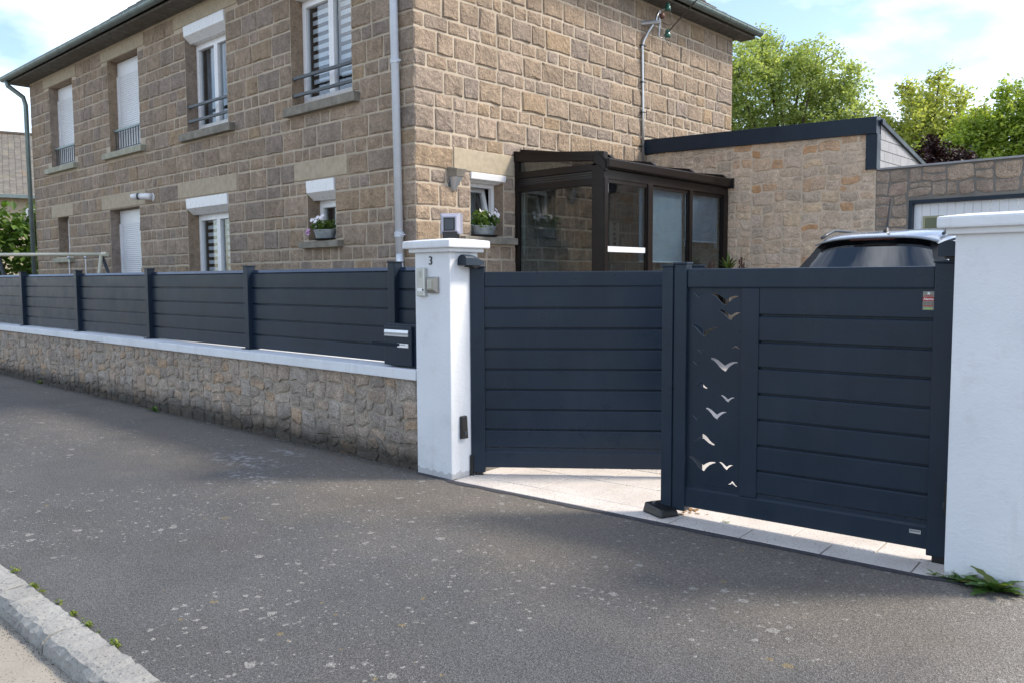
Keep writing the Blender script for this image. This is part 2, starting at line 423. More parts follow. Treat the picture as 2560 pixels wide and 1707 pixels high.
stone_mat('dark_grit', [G(.07, .065, .06), G(.13, .12, .10), G(.20, .19, .17), G(.09, .085, .08)], 90, .8, 1.1, .1)
def roof_mat():
    t = NT('roof_slate')
    tone = t.attr('tone')
    c = t.ramp(tone, [(.1, (.11, .10, .10)), (.4, (.16, .15, .14)), (.7, (.21, .195, .175)), (.95, (.25, .23, .20))])
    l = t.ramp(t.noise(3.2, 6, .7), [(.5, 0.), (.68, .65)])
    c = t.mix(l, c, (.30, .27, .20))
    o = t.ramp(t.noise(1.3, 7, .72), [(.63, 0.), (.70, .9)])
    c = t.mix(o, c, (.50, .22, .04))
    c = t.mix(1., c, t.ramp(t.noise(40, 4), [(.3, .75), (.7, 1.2)]), 'MULTIPLY')
    t.col(c); t.set(.75, 0, .35); t.bump(t.noise(50, 4), .3, .01)
    MAT['roof_slate'] = t.m
roof_mat()

# ------------------------------------------------------------------ ground
def gz(y):                                   # the yard rises behind the gate
    if y < 5.75: return 0.
    if y < 7.2:
        k = (y - 5.75) / 1.45; return .38 * k * k * (3 - 2 * k)
    return .38 + .04 * min(1, (y - 7.2) / 4.4)
GA = rad(4.1)                                # the gate line is turned a little from the street
def gate_y(x): return 4.50 + (x + 4.19) * math.tan(GA)
add('terrain', MB().box(-600, 600, -600, 600, -1.2, -.5), 'garden_soil', kind='structure')
add('road', MB().box(-40, 14, -9, 1.232, -.3, -.085), 'road_asphalt', kind='structure')
pv = MB()
ns = 60
xs = [-40, -20, -4.79] + [-4.79 + 3.5 * i / 10 for i in range(1, 11)] + [14]
for a, b in zip(xs, xs[1:]):
    ya, yb = (4.52, 4.52) if b <= -4.78 else (gate_y(a), gate_y(b)) if b < -1.2 else (4.76, 4.76)
    if a >= -1.3: ya = yb = 4.80
    pv.add([(a, 1.386, 0), (b, 1.386, 0), (b, yb, 0), (a, ya, 0), (a, 1.386, -.3), (b, 1.386, -.3), (b, yb, -.3), (a, ya, -.3)], [(0, 1, 2, 3), (4, 5, 1, 0), (7, 3, 2, 6)])
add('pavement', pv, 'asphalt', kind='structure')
R = random.Random(5)
# kerb stones
kr = add('kerb', MB().box(-40, 14, 1.215, 1.37, -.3, -.12), 'kerb_granite', kind='structure')
kx = [-14.2, -13.2, -12.2, -11.15, -10.1, -9.1, -8.05, -7.1, -6.35, -5.55, -4.79, -4.04, -3.22, -2.3, -1.3, -.2, .9, 2.0]
for a, b in zip(kx, kx[1:]):
    m = MB(); rr = random.Random(int(a * 100))
    n = 18
    def kp(i, j, k=0):
        x = a + .009 + (b - a - .018) * i
        prof = [(1.232, -.14), (1.226, -.075), (1.232, -.03), (1.252, -.004), (1.275, .004), (1.33, .008), (1.392, .010), (1.400, -.02), (1.400, -.14)]
        y, z = prof[j]
        if 0 < j < 8: y += rr.uniform(-.010, .008) if j < 4 else rr.uniform(-.003, .003); z += rr.uniform(-.007, .005)
        return (x + (rr.uniform(-.006, .006) if 0 < i < 1 else 0), y, z)
    vs = [kp(i / n, j) for i in range(n + 1) for j in range(9)]
    m.add(vs, [(i * 9 + j, (i + 1) * 9 + j, (i + 1) * 9 + j + 1, i * 9 + j + 1) for i in range(n) for j in range(8)] + [tuple(range(9)), tuple(range(n * 9, n * 9 + 9))[::-1]])
    add('kerb_stone', m, 'kerb_granite', kr, smooth=False)
# driveway slabs
dr = MB()
yy = [4.50, 5.7, 6.0, 6.3, 6.6, 6.9, 7.2, 9.0, 11.64]
for a, b in zip(yy, yy[1:]):
    za, zb = gz(a) - .03, gz(b) - .03
    dr.add([(-7.8, a, za), (.9, a, za), (.9, b, zb), (-7.8, b, zb)] if a > 4.6 else [(-4.79, 4.50, -.03), (-.86, 4.74, -.03), (.9, b, zb), (-7.8, b, zb)], [(0, 1, 2, 3)])
drv = add('driveway', dr, 'paving_bed', kind='structure')
ca, sa = math.cos(GA), math.sin(GA)
def dpt(p, q):                               # p along the gate line from the left pillar, q into the yard
    return (-4.19 + p * ca - q * sa, 4.505 + p * sa + q * ca)
cols = [-.63 + .49 * i for i in range(9)]
rows = [0., .225] + [.225 + .49 * i for i in range(1, 15)]
stuff = MB()
for j, (q0, q1) in enumerate(zip(rows, rows[1:])):
    off = 0. if j == 0 else (.245 if j % 2 else 0.)
    pcols = [-.60] + [c for c in [.09 - .735 + off + .49 * i for i in range(-5, 10)] if -.5 < c < 3.3] + [3.33] if q0 < .3 else [c for c in [.09 - .735 + off + .49 * i for i in range(-8, 12)] if -3.2 < c < 4.6]
    for p0, p1 in zip(pcols, pcols[1:]):
        if p1 - p0 < .03: continue
        e = .004
        pts = [dpt(p0 + e, q0 + e), dpt(p1 - e, q0 + e), dpt(p1 - e, q1 - e), dpt(p0 + e, q1 - e)]
        if max(p[0] for p in pts) > .9 or max(p[1] for p in pts) > 11.66: continue
        if j > 0 and min(p[0] for p in pts) < (-7.8 if pts[0][1] > 6.7 else -5.75): continue
        h = R.uniform(-.002, .002)
        top = [(x, y, gz(y) + .002 + h) for x, y in pts]; bot = [(x, y, gz(y) - .03) for x, y in pts]
        add('paving_slab', MB().add(bot + top, [(4, 5, 6, 7), (0, 1, 5, 4), (1, 2, 6, 5), (2, 3, 7, 6), (3, 0, 4, 7)]), 'paving_stone', drv, bevel=.003, seg=1)
# narrow tar joint between pavement and slabs
tj = MB(); rr = random.Random(3)
L_ = []
for i in range(41):
    x = -5.20 + 4.3 * i / 40
    y = gate_y(x) - .005 if x > -4.83 else 4.465
    if x > -1.24: y = 4.745
    L_.append((x, y, y - .06 + rr.uniform(-.012, .012) + (.02 if x < -4.8 else 0)))
tj.add([p for x, y, y2 in L_ for p in ((x, y, .004), (x, y2, .004))], [(2 * i, 2 * i + 1, 2 * i + 3, 2 * i + 2) for i in range(40)])
add('tar_joint', tj, 'tar_strip', kind='structure')
gd = MB().box(-40, -5.7, 4.74, 6.7, -.3, .15)
gd.box(-40, -21.2, 6.7, 60, -.3, .2)
gd.box(-40, 40, 16, 80, -.3, .0)
add('garden_ground', gd, 'garden_soil', kind='structure')

# ------------------------------------------------------------------ stones
def stone(mb, F, poly, proud, bulge, rnd, tone, back=-.012, rough=1.):
    cu = sum(p[0] for p in poly) / len(poly); cv = sum(p[1] for p in poly) / len(poly)
    w = max(p[0] for p in poly) - min(p[0] for p in poly); h = max(p[1] for p in poly) - min(p[1] for p in poly)
    ins = min(.03, .2 * min(w, h)); k = len(poly)
    def toward(p, d):
        dx, dy = cu - p[0], cv - p[1]; L = math.hypot(dx, dy) or 1; return (p[0] + dx / L * d, p[1] + dy / L * d)
    r0 = [F(u, v, back) for u, v in poly]
    r1 = [F(*toward(p, .003), proud + rnd.uniform(-.004, .004)) for p in poly]
    r2 = []
    tu, tv = rnd.uniform(-.35, .35), rnd.uniform(-.45, .25)
    lift = lambda q: proud + bulge * (.7 + tu * (q[0] - cu) / w * 2 + tv * (q[1] - cv) / h * 2) * rough
    for p in poly:
        q = toward(p, ins * rnd.uniform(.4, 1.1)); r2.append(F(q[0], q[1], max(proud, lift(q) + bulge * rnd.uniform(-.45, .25))))
    inner = []
    for fx in ((-.22, .22) if w > h * 1.2 else (0.,)):
        q = (cu + (fx + rnd.uniform(-.1, .1)) * w, cv + rnd.uniform(-.16, .16) * h)
        inner.append(F(q[0], q[1], max(proud, lift(q) + bulge * rnd.uniform(-.35, .55))))
    vs = r0 + r1 + r2 + inner
    fs = []
    near = []
    for i in range(k):
        near.append(0 if len(inner) == 1 or poly[i][0] < cu else 1)
    for i in range(k):
        j = (i + 1) % k
        fs += [(i, j, k + j, k + i)]
        a, b, c, d = k + i, k + j, 2 * k + j, 2 * k + i
        fs += [(a, b, c), (a, c, d)] if rnd.random() < .5 else [(a, b, d), (b, c, d)]
        fs += [(2 * k + i, 2 * k + j, 3 * k + near[i])]
        if near[i] != near[j]: fs += [(2 * k + j, 3 * k + near[j], 3 * k + near[i])]
    mb.add(vs, fs, tone)
    return mb
def rect_poly(u0, u1, v0, v1, rnd, jit=.006, joint=.0115, rc=.014):
    u0 += joint; u1 -= joint; v0 += joint; v1 -= joint
    j = lambda s=1: rnd.uniform(-jit, jit) * s
    c = min(rc, (u1 - u0) * .25, (v1 - v0) * .25) * rnd.uniform(.5, 1.2)
    P = [(u0 + c, v0), ((u0 + u1) / 2, v0), (u1 - c, v0), (u1, v0 + c), (u1, v1 - c), ((u0 + u1) / 2, v1), (u1 - c, v1), (u0 + c, v1), (u0, v1 - c), (u0, v0 + c)]
    P = [P[0], P[1], P[2], P[3], P[4], P[6], P[5], P[7], P[8], P[9]]
    return [(a + j(), b + j(.8)) for a, b in P]
def coursed(u0, u1, rows, excl, rnd):
    out = []
    for v0, v1, wmin, wmax in rows:
        ov = [(a, b, c, d) for a, b, c, d in excl if min(v1, d) - max(v0, c) > .02 and b > u0 and a < u1]
        cuts = sorted({u0, u1} | {x for a, b, _, _ in ov for x in (a, b) if u0 < x < u1})
        for a, b in zip(cuts, cuts[1:]):
            lo, hi = v0, v1
            for e in ov:
                if e[0] <= a + 1e-6 and e[1] >= b - 1e-6:
                    if e[2] <= lo + .02 and e[3] >= hi - .02: lo = hi
                    elif e[2] > lo and e[3] >= hi - .02: hi = min(hi, e[2])
                    elif e[3] < hi and e[2] <= lo + .02: lo = max(lo, e[3])
                    else: lo = hi
            if hi - lo < .06: continue
            x = a
            while x < b - .02:
                w = rnd.uniform(wmin, wmax)
                if b - x - w < wmin * .7: w = b - x if b - x < wmax * 1.3 else (b - x) / 2
                out.append((x, min(b, x + w), lo, hi)); x += w
    return out
def random_ashlar(u0, u1, v0, v1, rnd, wt=.25, ht=.17):
    out = []
    def split(a, b, c, d):
        w, h = b - a, d - c
        if w <= wt * rnd.uniform(.95, 1.5) and h <= ht * rnd.uniform(.95, 1.5): out.append((a, b, c, d)); return
        if w / wt > h / ht * rnd.uniform(.75, 1.3):
            m = a + w * rnd.uniform(.35, .65); split(a, m, c, d); split(m, b, c, d)
        else:
            m = c + h * rnd.uniform(.35, .65); split(a, b, c, m); split(a, b, m, d)
    n = max(1, round((u1 - u0) / .95)); x = u0
    for i in range(n):
        e = u0 + (u1 - u0) * (i + 1) / n
        if i < n - 1: e += rnd.uniform(-.14, .14)
        split(x, e, v0, v1); x = e
    return out
def warp(u, v, k=0., amp=.022):
    return (u + amp * (math.sin(v * 13.1 + u * 2.3 + k) * .6 + math.sin(v * 29 + k * 2 + u * 5) * .4),
            v + amp * (math.sin(u * 9.7 + k) * .6 + math.sin(u * 23 + 1.3 * k + v * 7) * .5))
def seen(P):                                  # how large a piece shows from the street
    d = np.array(P) - np.array([0, 0, EYE]); return 1 / max(.5, d @ d)
def lay(parent, F, polys, mat, proud, bulge, seed, limit, stuffname):
    # polys: (poly, weight, tone); the largest as single stones, the rest joined
    rnd = random.Random(seed)
    order = sorted(range(len(polys)), key=lambda i: -polys[i][1])
    rest = MB(); single = set(order[:limit])
    for i, (poly, wgt, tone) in enumerate(polys):
        h = max(p[1] for p in poly) - min(p[1] for p in poly)
        if i in single:
            add('stone', stone(MB(), F, poly, proud, bulge * min(1.3, h / .2), rnd, tone), mat, parent, tone=True)
        else: stone(rest, F, poly, proud, bulge * min(1.3, h / .2), rnd, tone)
    if rest.v: add(stuffname, rest, mat, parent, kind='stuff', tone=True)
def holed(F, u0, u1, v0, v1, holes, mb, depth=.22):
    us = sorted({u0, u1} | {x for h in holes for x in h[:2]}); vs = sorted({v0, v1} | {x for h in holes for x in h[2:4]})
    for a, b in zip(us, us[1:]):
        for c, d in zip(vs, vs[1:]):
            if any(h[0] <= a + 1e-6 and h[1] >= b - 1e-6 and h[2] <= c + 1e-6 and h[3] >= d - 1e-6 for h in holes): continue
            mb.add([F(a, c, 0), F(b, c, 0), F(b, d, 0), F(a, d, 0)], [(0, 1, 2, 3)])
    return mb
def reveals(F, h, depth, mb):
    a, b, c, d = h
    for p, q in (((a, c), (b, c)), ((b, c), (b, d)), ((b, d), (a, d)), ((a, d), (a, c))):
        mb.add([F(*p, 0), F(*p, -depth), F(*q, -depth), F(*q, 0)], [(0, 1, 2, 3)])
    return mb

# ------------------------------------------------------------------ the stone house
YF, XC, XL, YB, ZE = 6.70, -7.803, -21.20, 14.55, 6.06
FA = frame((0, YF, 0), (1, 0, 0), (0, -1, 0))
FB = frame((XC, 0, 0), (0, 1, 0), (1, 0, 0))
house = thing('stone_house', ((XL + XC) / 2, (YF + YB) / 2, 0), 'two storey granite house with slate hip roof and white shutters', 'house')
OP = dict(w1=(-20.02, -18.66, 4.09, 5.81), w2=(-16.84, -15.47, 4.09, 5.81), w3=(-13.64, -12.28, 4.08, 5.81), w4=(-10.46, -9.04, 4.06, 5.81),
          g1=(-19.80, -19.16, 2.12, 2.98), d2=(-16.98, -15.62, .60, 2.98), w5=(-13.74, -12.34, .60, 2.98), w6=(-10.13, -9.46, 2.15, 2.98))
OPB = dict(w7=(7.63, 8.25, 2.17, 2.98))
wl_ = MB(); holed(FA, XL, XC, 0, ZE + .1, list(OP.values()), wl_)
add('wall', wl_, 'house_mortar', house)
wl_ = MB(); holed(FB, YF, YB, 0, ZE + .1, list(OPB.values()), wl_)
add('wall', wl_, 'house_mortar', house)
add('wall', MB().add([(XL, YF, 0), (XL, YB, 0), (XL, YB, ZE + .1), (XL, YF, ZE + .1), (XC, YB, 0), (XC, YB, ZE + .1)], [(1, 0, 3, 2), (4, 1, 2, 5)]), 'house_mortar', house)
for F_, ops in ((FA, OP), (FB, OPB)):
    for h in ops.values():
        jm = reveals(F_, h, .32, MB()); jm.t = [R.random() for _ in jm.f]
        add('jamb', jm, 'house_stone', house, tone=True)
LIN = [(-20.32, -18.42, 5.81, 6.04), (-17.12, -15.18, 5.81, 6.04), (-14.0, -11.9, 5.81, 6.04), (-10.8, -8.7, 5.81, 6.04),
       (-20.13, -18.86, 2.98, 3.25), (-17.34, -15.32, 2.99, 3.27), (-14.04, -12.04, 2.99, 3.27), (-10.43, -9.17, 2.99, 3.25)]
for l in LIN: add('lintel', MB().boxf(FA, l[0], l[1], l[2] + .004, l[3], -.05, .018), 'lintel_concrete', house, bevel=.012)
LINB = (7.33, 8.45, 2.99, 3.27)
add('lintel', MB().boxf(FB, LINB[0], LINB[1], LINB[2], LINB[3], -.05, .018), 'lintel_concrete', house, bevel=.012)
SIL = [(-20.22, -18.50, 3.945, 4.075, 'pale_sill'), (-17.02, -15.26, 3.945, 4.075, 'pale_sill'), (-13.78, -12.06, 3.92, 4.06, 'sill_concrete'), (-10.56, -8.88, 3.90, 4.04, 'sill_concrete'),
       (-19.95, -18.95, 2.0, 2.11, 'pale_sill'), (-10.24, -9.30, 2.04, 2.15, 'sill_concrete')]
for a, b, c, d, m in SIL:
    add('window_sill', MB().extr(FA, [(c, -.02), (c, .10), (d - .02, .10), (d, -.20), (c, -.20)], a, b), m, house, bevel=.008)
add('window_sill', MB().extr(FB, [(2.06, -.02), (2.06, .10), (2.15, .10), (2.17, -.20), (2.06, -.20)], 7.44, 8.44), 'sill_concrete', house, bevel=.01)
# coursed rock-faced stones: a narrow and a tall course by turns
rowsA = []
for k in range(-2, 10):
    T = 2.043 + .4643 * k
    for a, b, w0, w1 in ((T - .4643, T - .182, .27, .60), (T - .182, T, .17, .40)):
        b = min(b, ZE - .005)
        if b - a > .08 and a > 1.2: rowsA.append((a, b, w0, w1))
rnd = random.Random(11)
exA = list(OP.values()) + [(l[0], l[1], l[2], l[3]) for l in LIN] + [(s[0], s[1], s[2], s[3]) for s in SIL]
exB = list(OPB.values()) + [LINB, (7.44, 8.44, 2.06, 2.17)]
polA = []; polB = []
for (rects, pol, F) in ((coursed(XL, XC + .012, rowsA, exA, rnd), polA, FA), (coursed(YF - .012, YB, rowsA, exB, rnd), polB, FB)):
    for a, b, c, d in rects:
        P = F((a + b) / 2, (c + d) / 2)
        w = (b - a) * (d - c) * seen(P)
        if F is FB: w *= abs(P.x) / max(.1, math.hypot(P.x, P.y))
        else: w *= abs(P.y) / max(.1, math.hypot(P.x, P.y))
        if c < 1.6 or (F is FB and P.y > 8.5 and c < 3.0): w *= .02
        if P.z > 1.6 + .62 * math.hypot(P.x, P.y) * .62: w *= .3
        pol.append((rect_poly(a, b, c, d, rnd), w, rnd.random()))
thr = sorted([p[1] for p in polA + polB], reverse=True)
cut = thr[min(299, len(thr) - 1)]
nA = sum(p[1] >= cut for p in polA)
lay(house, FA, polA, 'house_stone', .003, .013, 21, nA, 'stone_courses')
lay(house, FB, polB, 'house_stone', .003, .015, 22, 300 - nA, 'stone_courses')

def window(F, h, kind, depth=.20, boxed=False, label=None):
    a, b, c, d = h
    n0, n1 = -depth - .065, -depth
    top = d - .27 if boxed or kind == 'shutter' else d
    m = MB(); t = .05
    m.boxf(F, a, a + t, c, top, n0, n1).boxf(F, b - t, b, c, top, n0, n1).boxf(F, a + t, b - t, top - t, top, n0, n1).boxf(F, a + t, b - t, c, c + .07, n0, n1)
    w = add('window', m, 'white_pvc', house, label, bevel=.004, seg=1)
    rm = MB()
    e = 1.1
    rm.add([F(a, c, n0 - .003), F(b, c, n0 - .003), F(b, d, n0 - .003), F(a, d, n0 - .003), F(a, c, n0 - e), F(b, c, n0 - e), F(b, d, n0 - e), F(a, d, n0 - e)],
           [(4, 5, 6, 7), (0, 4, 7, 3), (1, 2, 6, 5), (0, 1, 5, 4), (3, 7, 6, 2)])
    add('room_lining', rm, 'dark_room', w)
    if kind == 'shutter':
        add('shutter_box', MB().boxf(F, a + .01, b - .01, top, d - .01, -depth - .02, -depth + .012), 'white_panel', w, bevel=.004, seg=1)
        for x in (a, b - .045): add('shutter_guide', MB().boxf(F, x, x + .045, c, top, -depth, -depth + .03), 'white_pvc', w)
        sl = MB(); v = c + .02
        while v < top - .02:
            sl.extr(F, [(v, -depth + .002), (v + .006, -depth + .010), (v + .031, -depth + .010), (v + .037, -depth + .002)], a + .045, b - .045); v += .039
        add('shutter_slats', sl, 'white_panel', w)
        return w
    # casements
    mid = (a + b) / 2
    leaves = [(a + t - .008, mid), (mid, b - t + .008)] if kind != 'small' else [(a + t - .008, b - t + .008)]
    for x0, x1 in leaves:
        s = .058; y0, y1 = c + .065, top - t + .008
        cm = MB().boxf(F, x0, x0 + s, y0, y1, n0 + .005, n1 + .014).boxf(F, x1 - s, x1, y0, y1, n0 + .005, n1 + .014)
        cm.boxf(F, x0 + s, x1 - s, y1 - s, y1, n0 + .005, n1 + .014).boxf(F, x0 + s, x1 - s, y0, y0 + s, n0 + .005, n1 + .014)
        add('casement', cm, 'white_pvc', w, bevel=.005, seg=1)
        add('pane', MB().boxf(F, x0 + s - .002, x1 - s + .002, y0 + s - .002, y1 - s + .002, n0 + .03, n0 + .036), 'window_glass', w)
    if kind == 'zebra':
        v = c + .10; i = 0
        while v < top - .03:
            for x0, x1 in leaves:
                add('blind_strip', MB().boxf(F, x0 + .05, x1 - .05, v, min(top - .02, v + .062), n0 - .052, n0 - .050), 'blind_white', w)
            v += .118
    if kind == 'curtain':
        cu = MB()
        cu.grid(lambda s_, t_: F(a + .06 + (b - a) * .42 * s_, c + .1 + (top - c - .15) * t_, n0 - .10 + .025 * math.sin(s_ * 28)), 24, 1)
        add('curtain', cu, 'curtain_grey', w)
        cu = MB()
        cu.grid(lambda s_, t_: F(a + (b - a) * (.55 + .42 * s_), c + .1 + (top - c - .15) * t_, n0 - .16 + .02 * math.sin(s_ * 30)), 24, 1)
        add('curtain', cu, 'screen_fabric', w)
    if kind == 'small':
        add('curtain', MB().grid(lambda s_, t_: F(a + .05 + (b - a - .1) * s_, c + .1 + (top - c - .15) * t_, n0 - .12 + .012 * math.sin(s_ * 22)), 20, 1), 'curtain_grey', w)
    if boxed:
        add('roller_box', MB().extr(F, [(top, -depth - .05), (top, -.09), (top + .012, -.08), (top + .10, .022), (d - .012, .030), (d - .004, .022), (d - .004, -depth - .05)], a + .006, b - .006), 'white_pvc', w, bevel=.006)
    return w
window(FA, OP['w1'], 'shutter'); window(FA, OP['w2'], 'shutter'); window(FA, OP['d2'], 'shutter')
window(FA, OP['g1'], 'small')
window(FA, OP['w3'], 'curtain', boxed=True); window(FA, OP['w4'], 'zebra', boxed=True)
window(FA, OP['w5'], 'zebra', boxed=True); window(FA, OP['w6'], 'small', boxed=True)
# tilted window on the sunny side
def tilted(F, h, depth=.17):
    a, b, c, d = h; n0, n1 = -depth - .065, -depth; top = d - .11; t = .05
    m = MB().boxf(F, a, a + t, c, top, n0, n1).boxf(F, b - t, b, c, top, n0, n1).boxf(F, a + t, b - t, top - t, top, n0, n1).boxf(F, a + t, b - t, c, c + .07, n0, n1)
    w = add('window', m, 'white_pvc', house, 'small white window tilted open', bevel=.004, seg=1)
    rm = MB(); e = 1.1
    rm.add([F(a, c, n0 - .003), F(b, c, n0 - .003), F(b, d, n0 - .003), F(a, d, n0 - .003), F(a, c, n0 - e), F(b, c, n0 - e), F(b, d, n0 - e), F(a, d, n0 - e)],
           [(4, 5, 6, 7), (0, 4, 7, 3), (1, 2, 6, 5), (0, 1, 5, 4), (3, 7, 6, 2)])
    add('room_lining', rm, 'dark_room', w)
    x0, x1, y0, y1, s = a + t - .008, b - t + .008, c + .065, top - t + .008, .055
    T = lambda u, v, n: F(u, v, n0 + .03 + n - (v - y0) * .24)
    cm = MB().boxf(T, x0, x0 + s, y0, y1, -.03, .03).boxf(T, x1 - s, x1, y0, y1, -.03, .03).boxf(T, x0 + s, x1 - s, y1 - s, y1, -.03, .03).boxf(T, x0 + s, x1 - s, y0, y0 + s * 1.6, -.03, .03)
    add('casement', cm, 'white_pvc', w)
    add('pane', MB().boxf(T, x0 + s, x1 - s, y0 + s, y1 - s, -.003, .003), 'window_glass', w)
    add('curtain', MB().grid(lambda s_, t_: F(a + (b - a) * (.36 + .56 * s_), c + .1 + (top - c - .1) * t_, n0 - .26 + .02 * math.sin(s_ * 26)), 22, 1), 'screen_fabric', w)
    add('roller_box', MB().extr(F, [(top, -depth - .05), (top, -.09), (top + .01, -.08), (top + .03, .022), (d + .0, .032), (d + .005, .022), (d + .005, -depth - .05)], a - .004, b + .03), 'white_pvc', w, bevel=.006)
tilted(FB, OPB['w7'])
# guard rails
def bars(h, zs, r=.022):
    for z in zs:
        add('guard_rail', MB().boxf(FA, h[0] + .004, h[1] - .004, z - r, z + r, -.05, -.012), 'dark_rail', house, bevel=.006)
bars(OP['w3'], (4.49, 4.25)); bars(OP['w4'], (4.44, 4.20))
for k in ('w1', 'w2'):
    h = OP[k]
    g = add('guard_rail', MB().boxf(FA, h[0] + .004, h[1] - .004, 4.47, 4.505, -.11, -.07), 'zinc', house)
    br = MB(); n = 12
    for i in range(n): x = h[0] + .06 + (h[1] - h[0] - .12) * i / (n - 1); br.boxf(FA, x - .007, x + .007, 4.15, 4.475, -.097, -.083)
    br.boxf(FA, h[0] + .03, h[1] - .03, 4.135, 4.15, -.10, -.08)
    add('balusters', br, 'dark_rail', g)
# eaves, roof, gutter
ex0, ex1, ey0, ey1, zr, KS = -21.60, -7.45, 6.30, 14.90, 6.17, .80
sf = MB()
sf.box(ex0 + .05, ex1 - .05, ey0 + .05, YF + .0, ZE + .012, ZE + .05).box(XC - .0, ex1 - .05, YF, ey1 - .05, ZE + .012, ZE + .05).box(ex0 + .05, XL, YF, ey1 - .05, ZE + .012, ZE + .05)
add('soffit', sf, 'eave_board', house)
hw = (ey1 - ey0) / 2; zt = zr + hw * KS
def roof_side(p0, p1, q0, q1, rows, seed):
    # slates drawn as stepped courses between eave p0-p1 and ridge q0-q1
    rr = random.Random(seed); mb = MB()
    p0, p1, q0, q1 = map(Vector, (p0, p1, q0, q1))
    nrm = (p1 - p0).cross(q0 - p0).normalized()
    for i in range(rows):
        a, b = i / rows, (i + 1) / rows
        A0, A1 = p0.lerp(q0, a), p1.lerp(q1, a); B0, B1 = p0.lerp(q0, b), p1.lerp(q1, b)
        L = (A1 - A0).length; n = max(1, int(L / .24)); off = .5 * (i % 2) / n
        for j in range(n):
            s0, s1 = j / n, (j + 1) / n
            lift = nrm * (.016 + rr.uniform(0, .006)); base = nrm * .002
            P = [A0.lerp(A1, s0) + lift, A0.lerp(A1, s1 - .012 / max(.3, L)) + lift, B0.lerp(B1, s1 - .012 / max(.3, L)) + base, B0.lerp(B1, s0) + base]
            mb.add(P + [P[0] - lift, P[1] - lift], [(0, 1, 2, 3), (4, 5, 1, 0)], rr.random())
    return mb
rf = MB()
E0, E1, E2, E3 = (ex0, ey0, zr), (ex1, ey0, zr), (ex1, ey1, zr), (ex0, ey1, zr)
Q0, Q1 = (ex0 + hw, ey0 + hw, zt), (ex1 - hw, ey0 + hw, zt)
rf.add([E0, E1, E2, E3, Q0, Q1, (ex0, ey0, zr - .03), (ex1, ey0, zr - .03), (ex1, ey1, zr - .03), (ex0, ey1, zr - .03)],
       [(0, 1, 5, 4), (1, 2, 5), (2, 3, 4, 5), (3, 0, 4), (6, 7, 1, 0), (7, 8, 2, 1), (8, 9, 3, 2), (9, 6, 0, 3)])
roof = add('roof', rf, 'roof_slate', house, tone=True)
sl = roof_side(E0, E1, Q0, Q1, 30, 1)
b_ = roof_side(E1, E2, Q1, Q1, 30, 2); sl.add(b_.v, b_.f); sl.t[-len(b_.t):] = b_.t
b_ = roof_side(E3, E0, Q0, Q0, 30, 3); sl.add(b_.v, b_.f); sl.t[-len(b_.t):] = b_.t
add('slates', sl, 'roof_slate', roof, kind='stuff', tone=True)
def gutter(p, q, out):
    p, q, out = Vector(p), Vector(q), Vector(out); mb = MB(); k = 9; d = (q - p)
    n = 2
    prof = [(math.cos(math.pi + math.pi * i / (k - 1)), math.sin(math.pi + math.pi * i / (k - 1))) for i in range(k)]
    outer = [(a * .075, b * .075) for a, b in prof]; inner = [(a * .069, b * .069 + .001) for a, b in prof[::-1]]
    pl = [(.083, .004), (.083, .012), (.070, .012)]
    poly = outer + pl + inner
    vs = [p + out * a + Vector((0, 0, b)) for a, b in poly] + [q + out * a + Vector((0, 0, b)) for a, b in poly]
    m = len(poly)
    mb.add(vs, [(i, (i + 1) % m, m + (i + 1) % m, m + i) for i in range(m)])
    for e, e2 in ((p, 0), (q, 1)):
        mb.add([e + out * a + Vector((0, 0, b)) for a, b in outer], [tuple(range(k))])
    L = d.length; u = d / L; s = .5
    while s < L:
        c = p + u * s
        mb.add([c + out * (a * 1.06) + Vector((0, 0, b * 1.06)) for a, b in outer] + [c + u * .018 + out * (a * 1.06) + Vector((0, 0, b * 1.06)) for a, b in outer],
               [(i, i + 1, k + i + 1, k + i) for i in range(k - 1)])
        s += .62
    return mb
add('gutter', gutter((ex0, ey0 - .03, zr + .01), (ex1, ey0 - .03, zr + .01), (0, -1, 0)), 'zinc', house, smooth=False)
add('gutter', gutter((ex1 + .03, ey0, zr + .01), (ex1 + .03, ey1, zr + .01), (1, 0, 0)), 'zinc', house)
# downpipes
dp = MB().tube([(-8.17, ey0 - .03, 6.1), (-8.17, ey0 + .0, 6.0), (-8.12, YF - .09, 5.75), (-8.09, YF - .075, 5.6), (-8.035, YF - .075, 1.92)], .05, 14)
d1 = add('downpipe', dp, 'grey_pipe', house, 'pale grey downpipe near the sunny corner', smooth=True)
dp = MB().tube([(-8.035, YF - .075, 2.0), (-8.035, YF - .075, .1)], .045, 14); add('pipe_foot', dp, 'grey_pipe', d1, smooth=True)
for z in (4.22, 2.12):
    x = -8.035 - (z - 1.92) * .015
    add('pipe_clamp', MB().lathe([(.056, 0), (.06, .008), (.056, .016), (.06, .05), (.063, .055), (.056, .062)], (x, YF - .075, z), 14).box(x + .05, x + .11, YF - .085, YF - .07, z + .02, z + .032), 'grey_pipe', d1)
dp = MB().tube([(-21.35, ey0 - .03, 6.10), (-21.35, ey0 + .0, 6.0), (-21.28, YF - .12, 5.78), (-21.26, YF - .08, 5.6), (-21.22, YF - .075, .1)], .05, 12)
add('downpipe', dp, 'zinc', house, 'zinc downpipe with swan neck at the far corner', smooth=True)
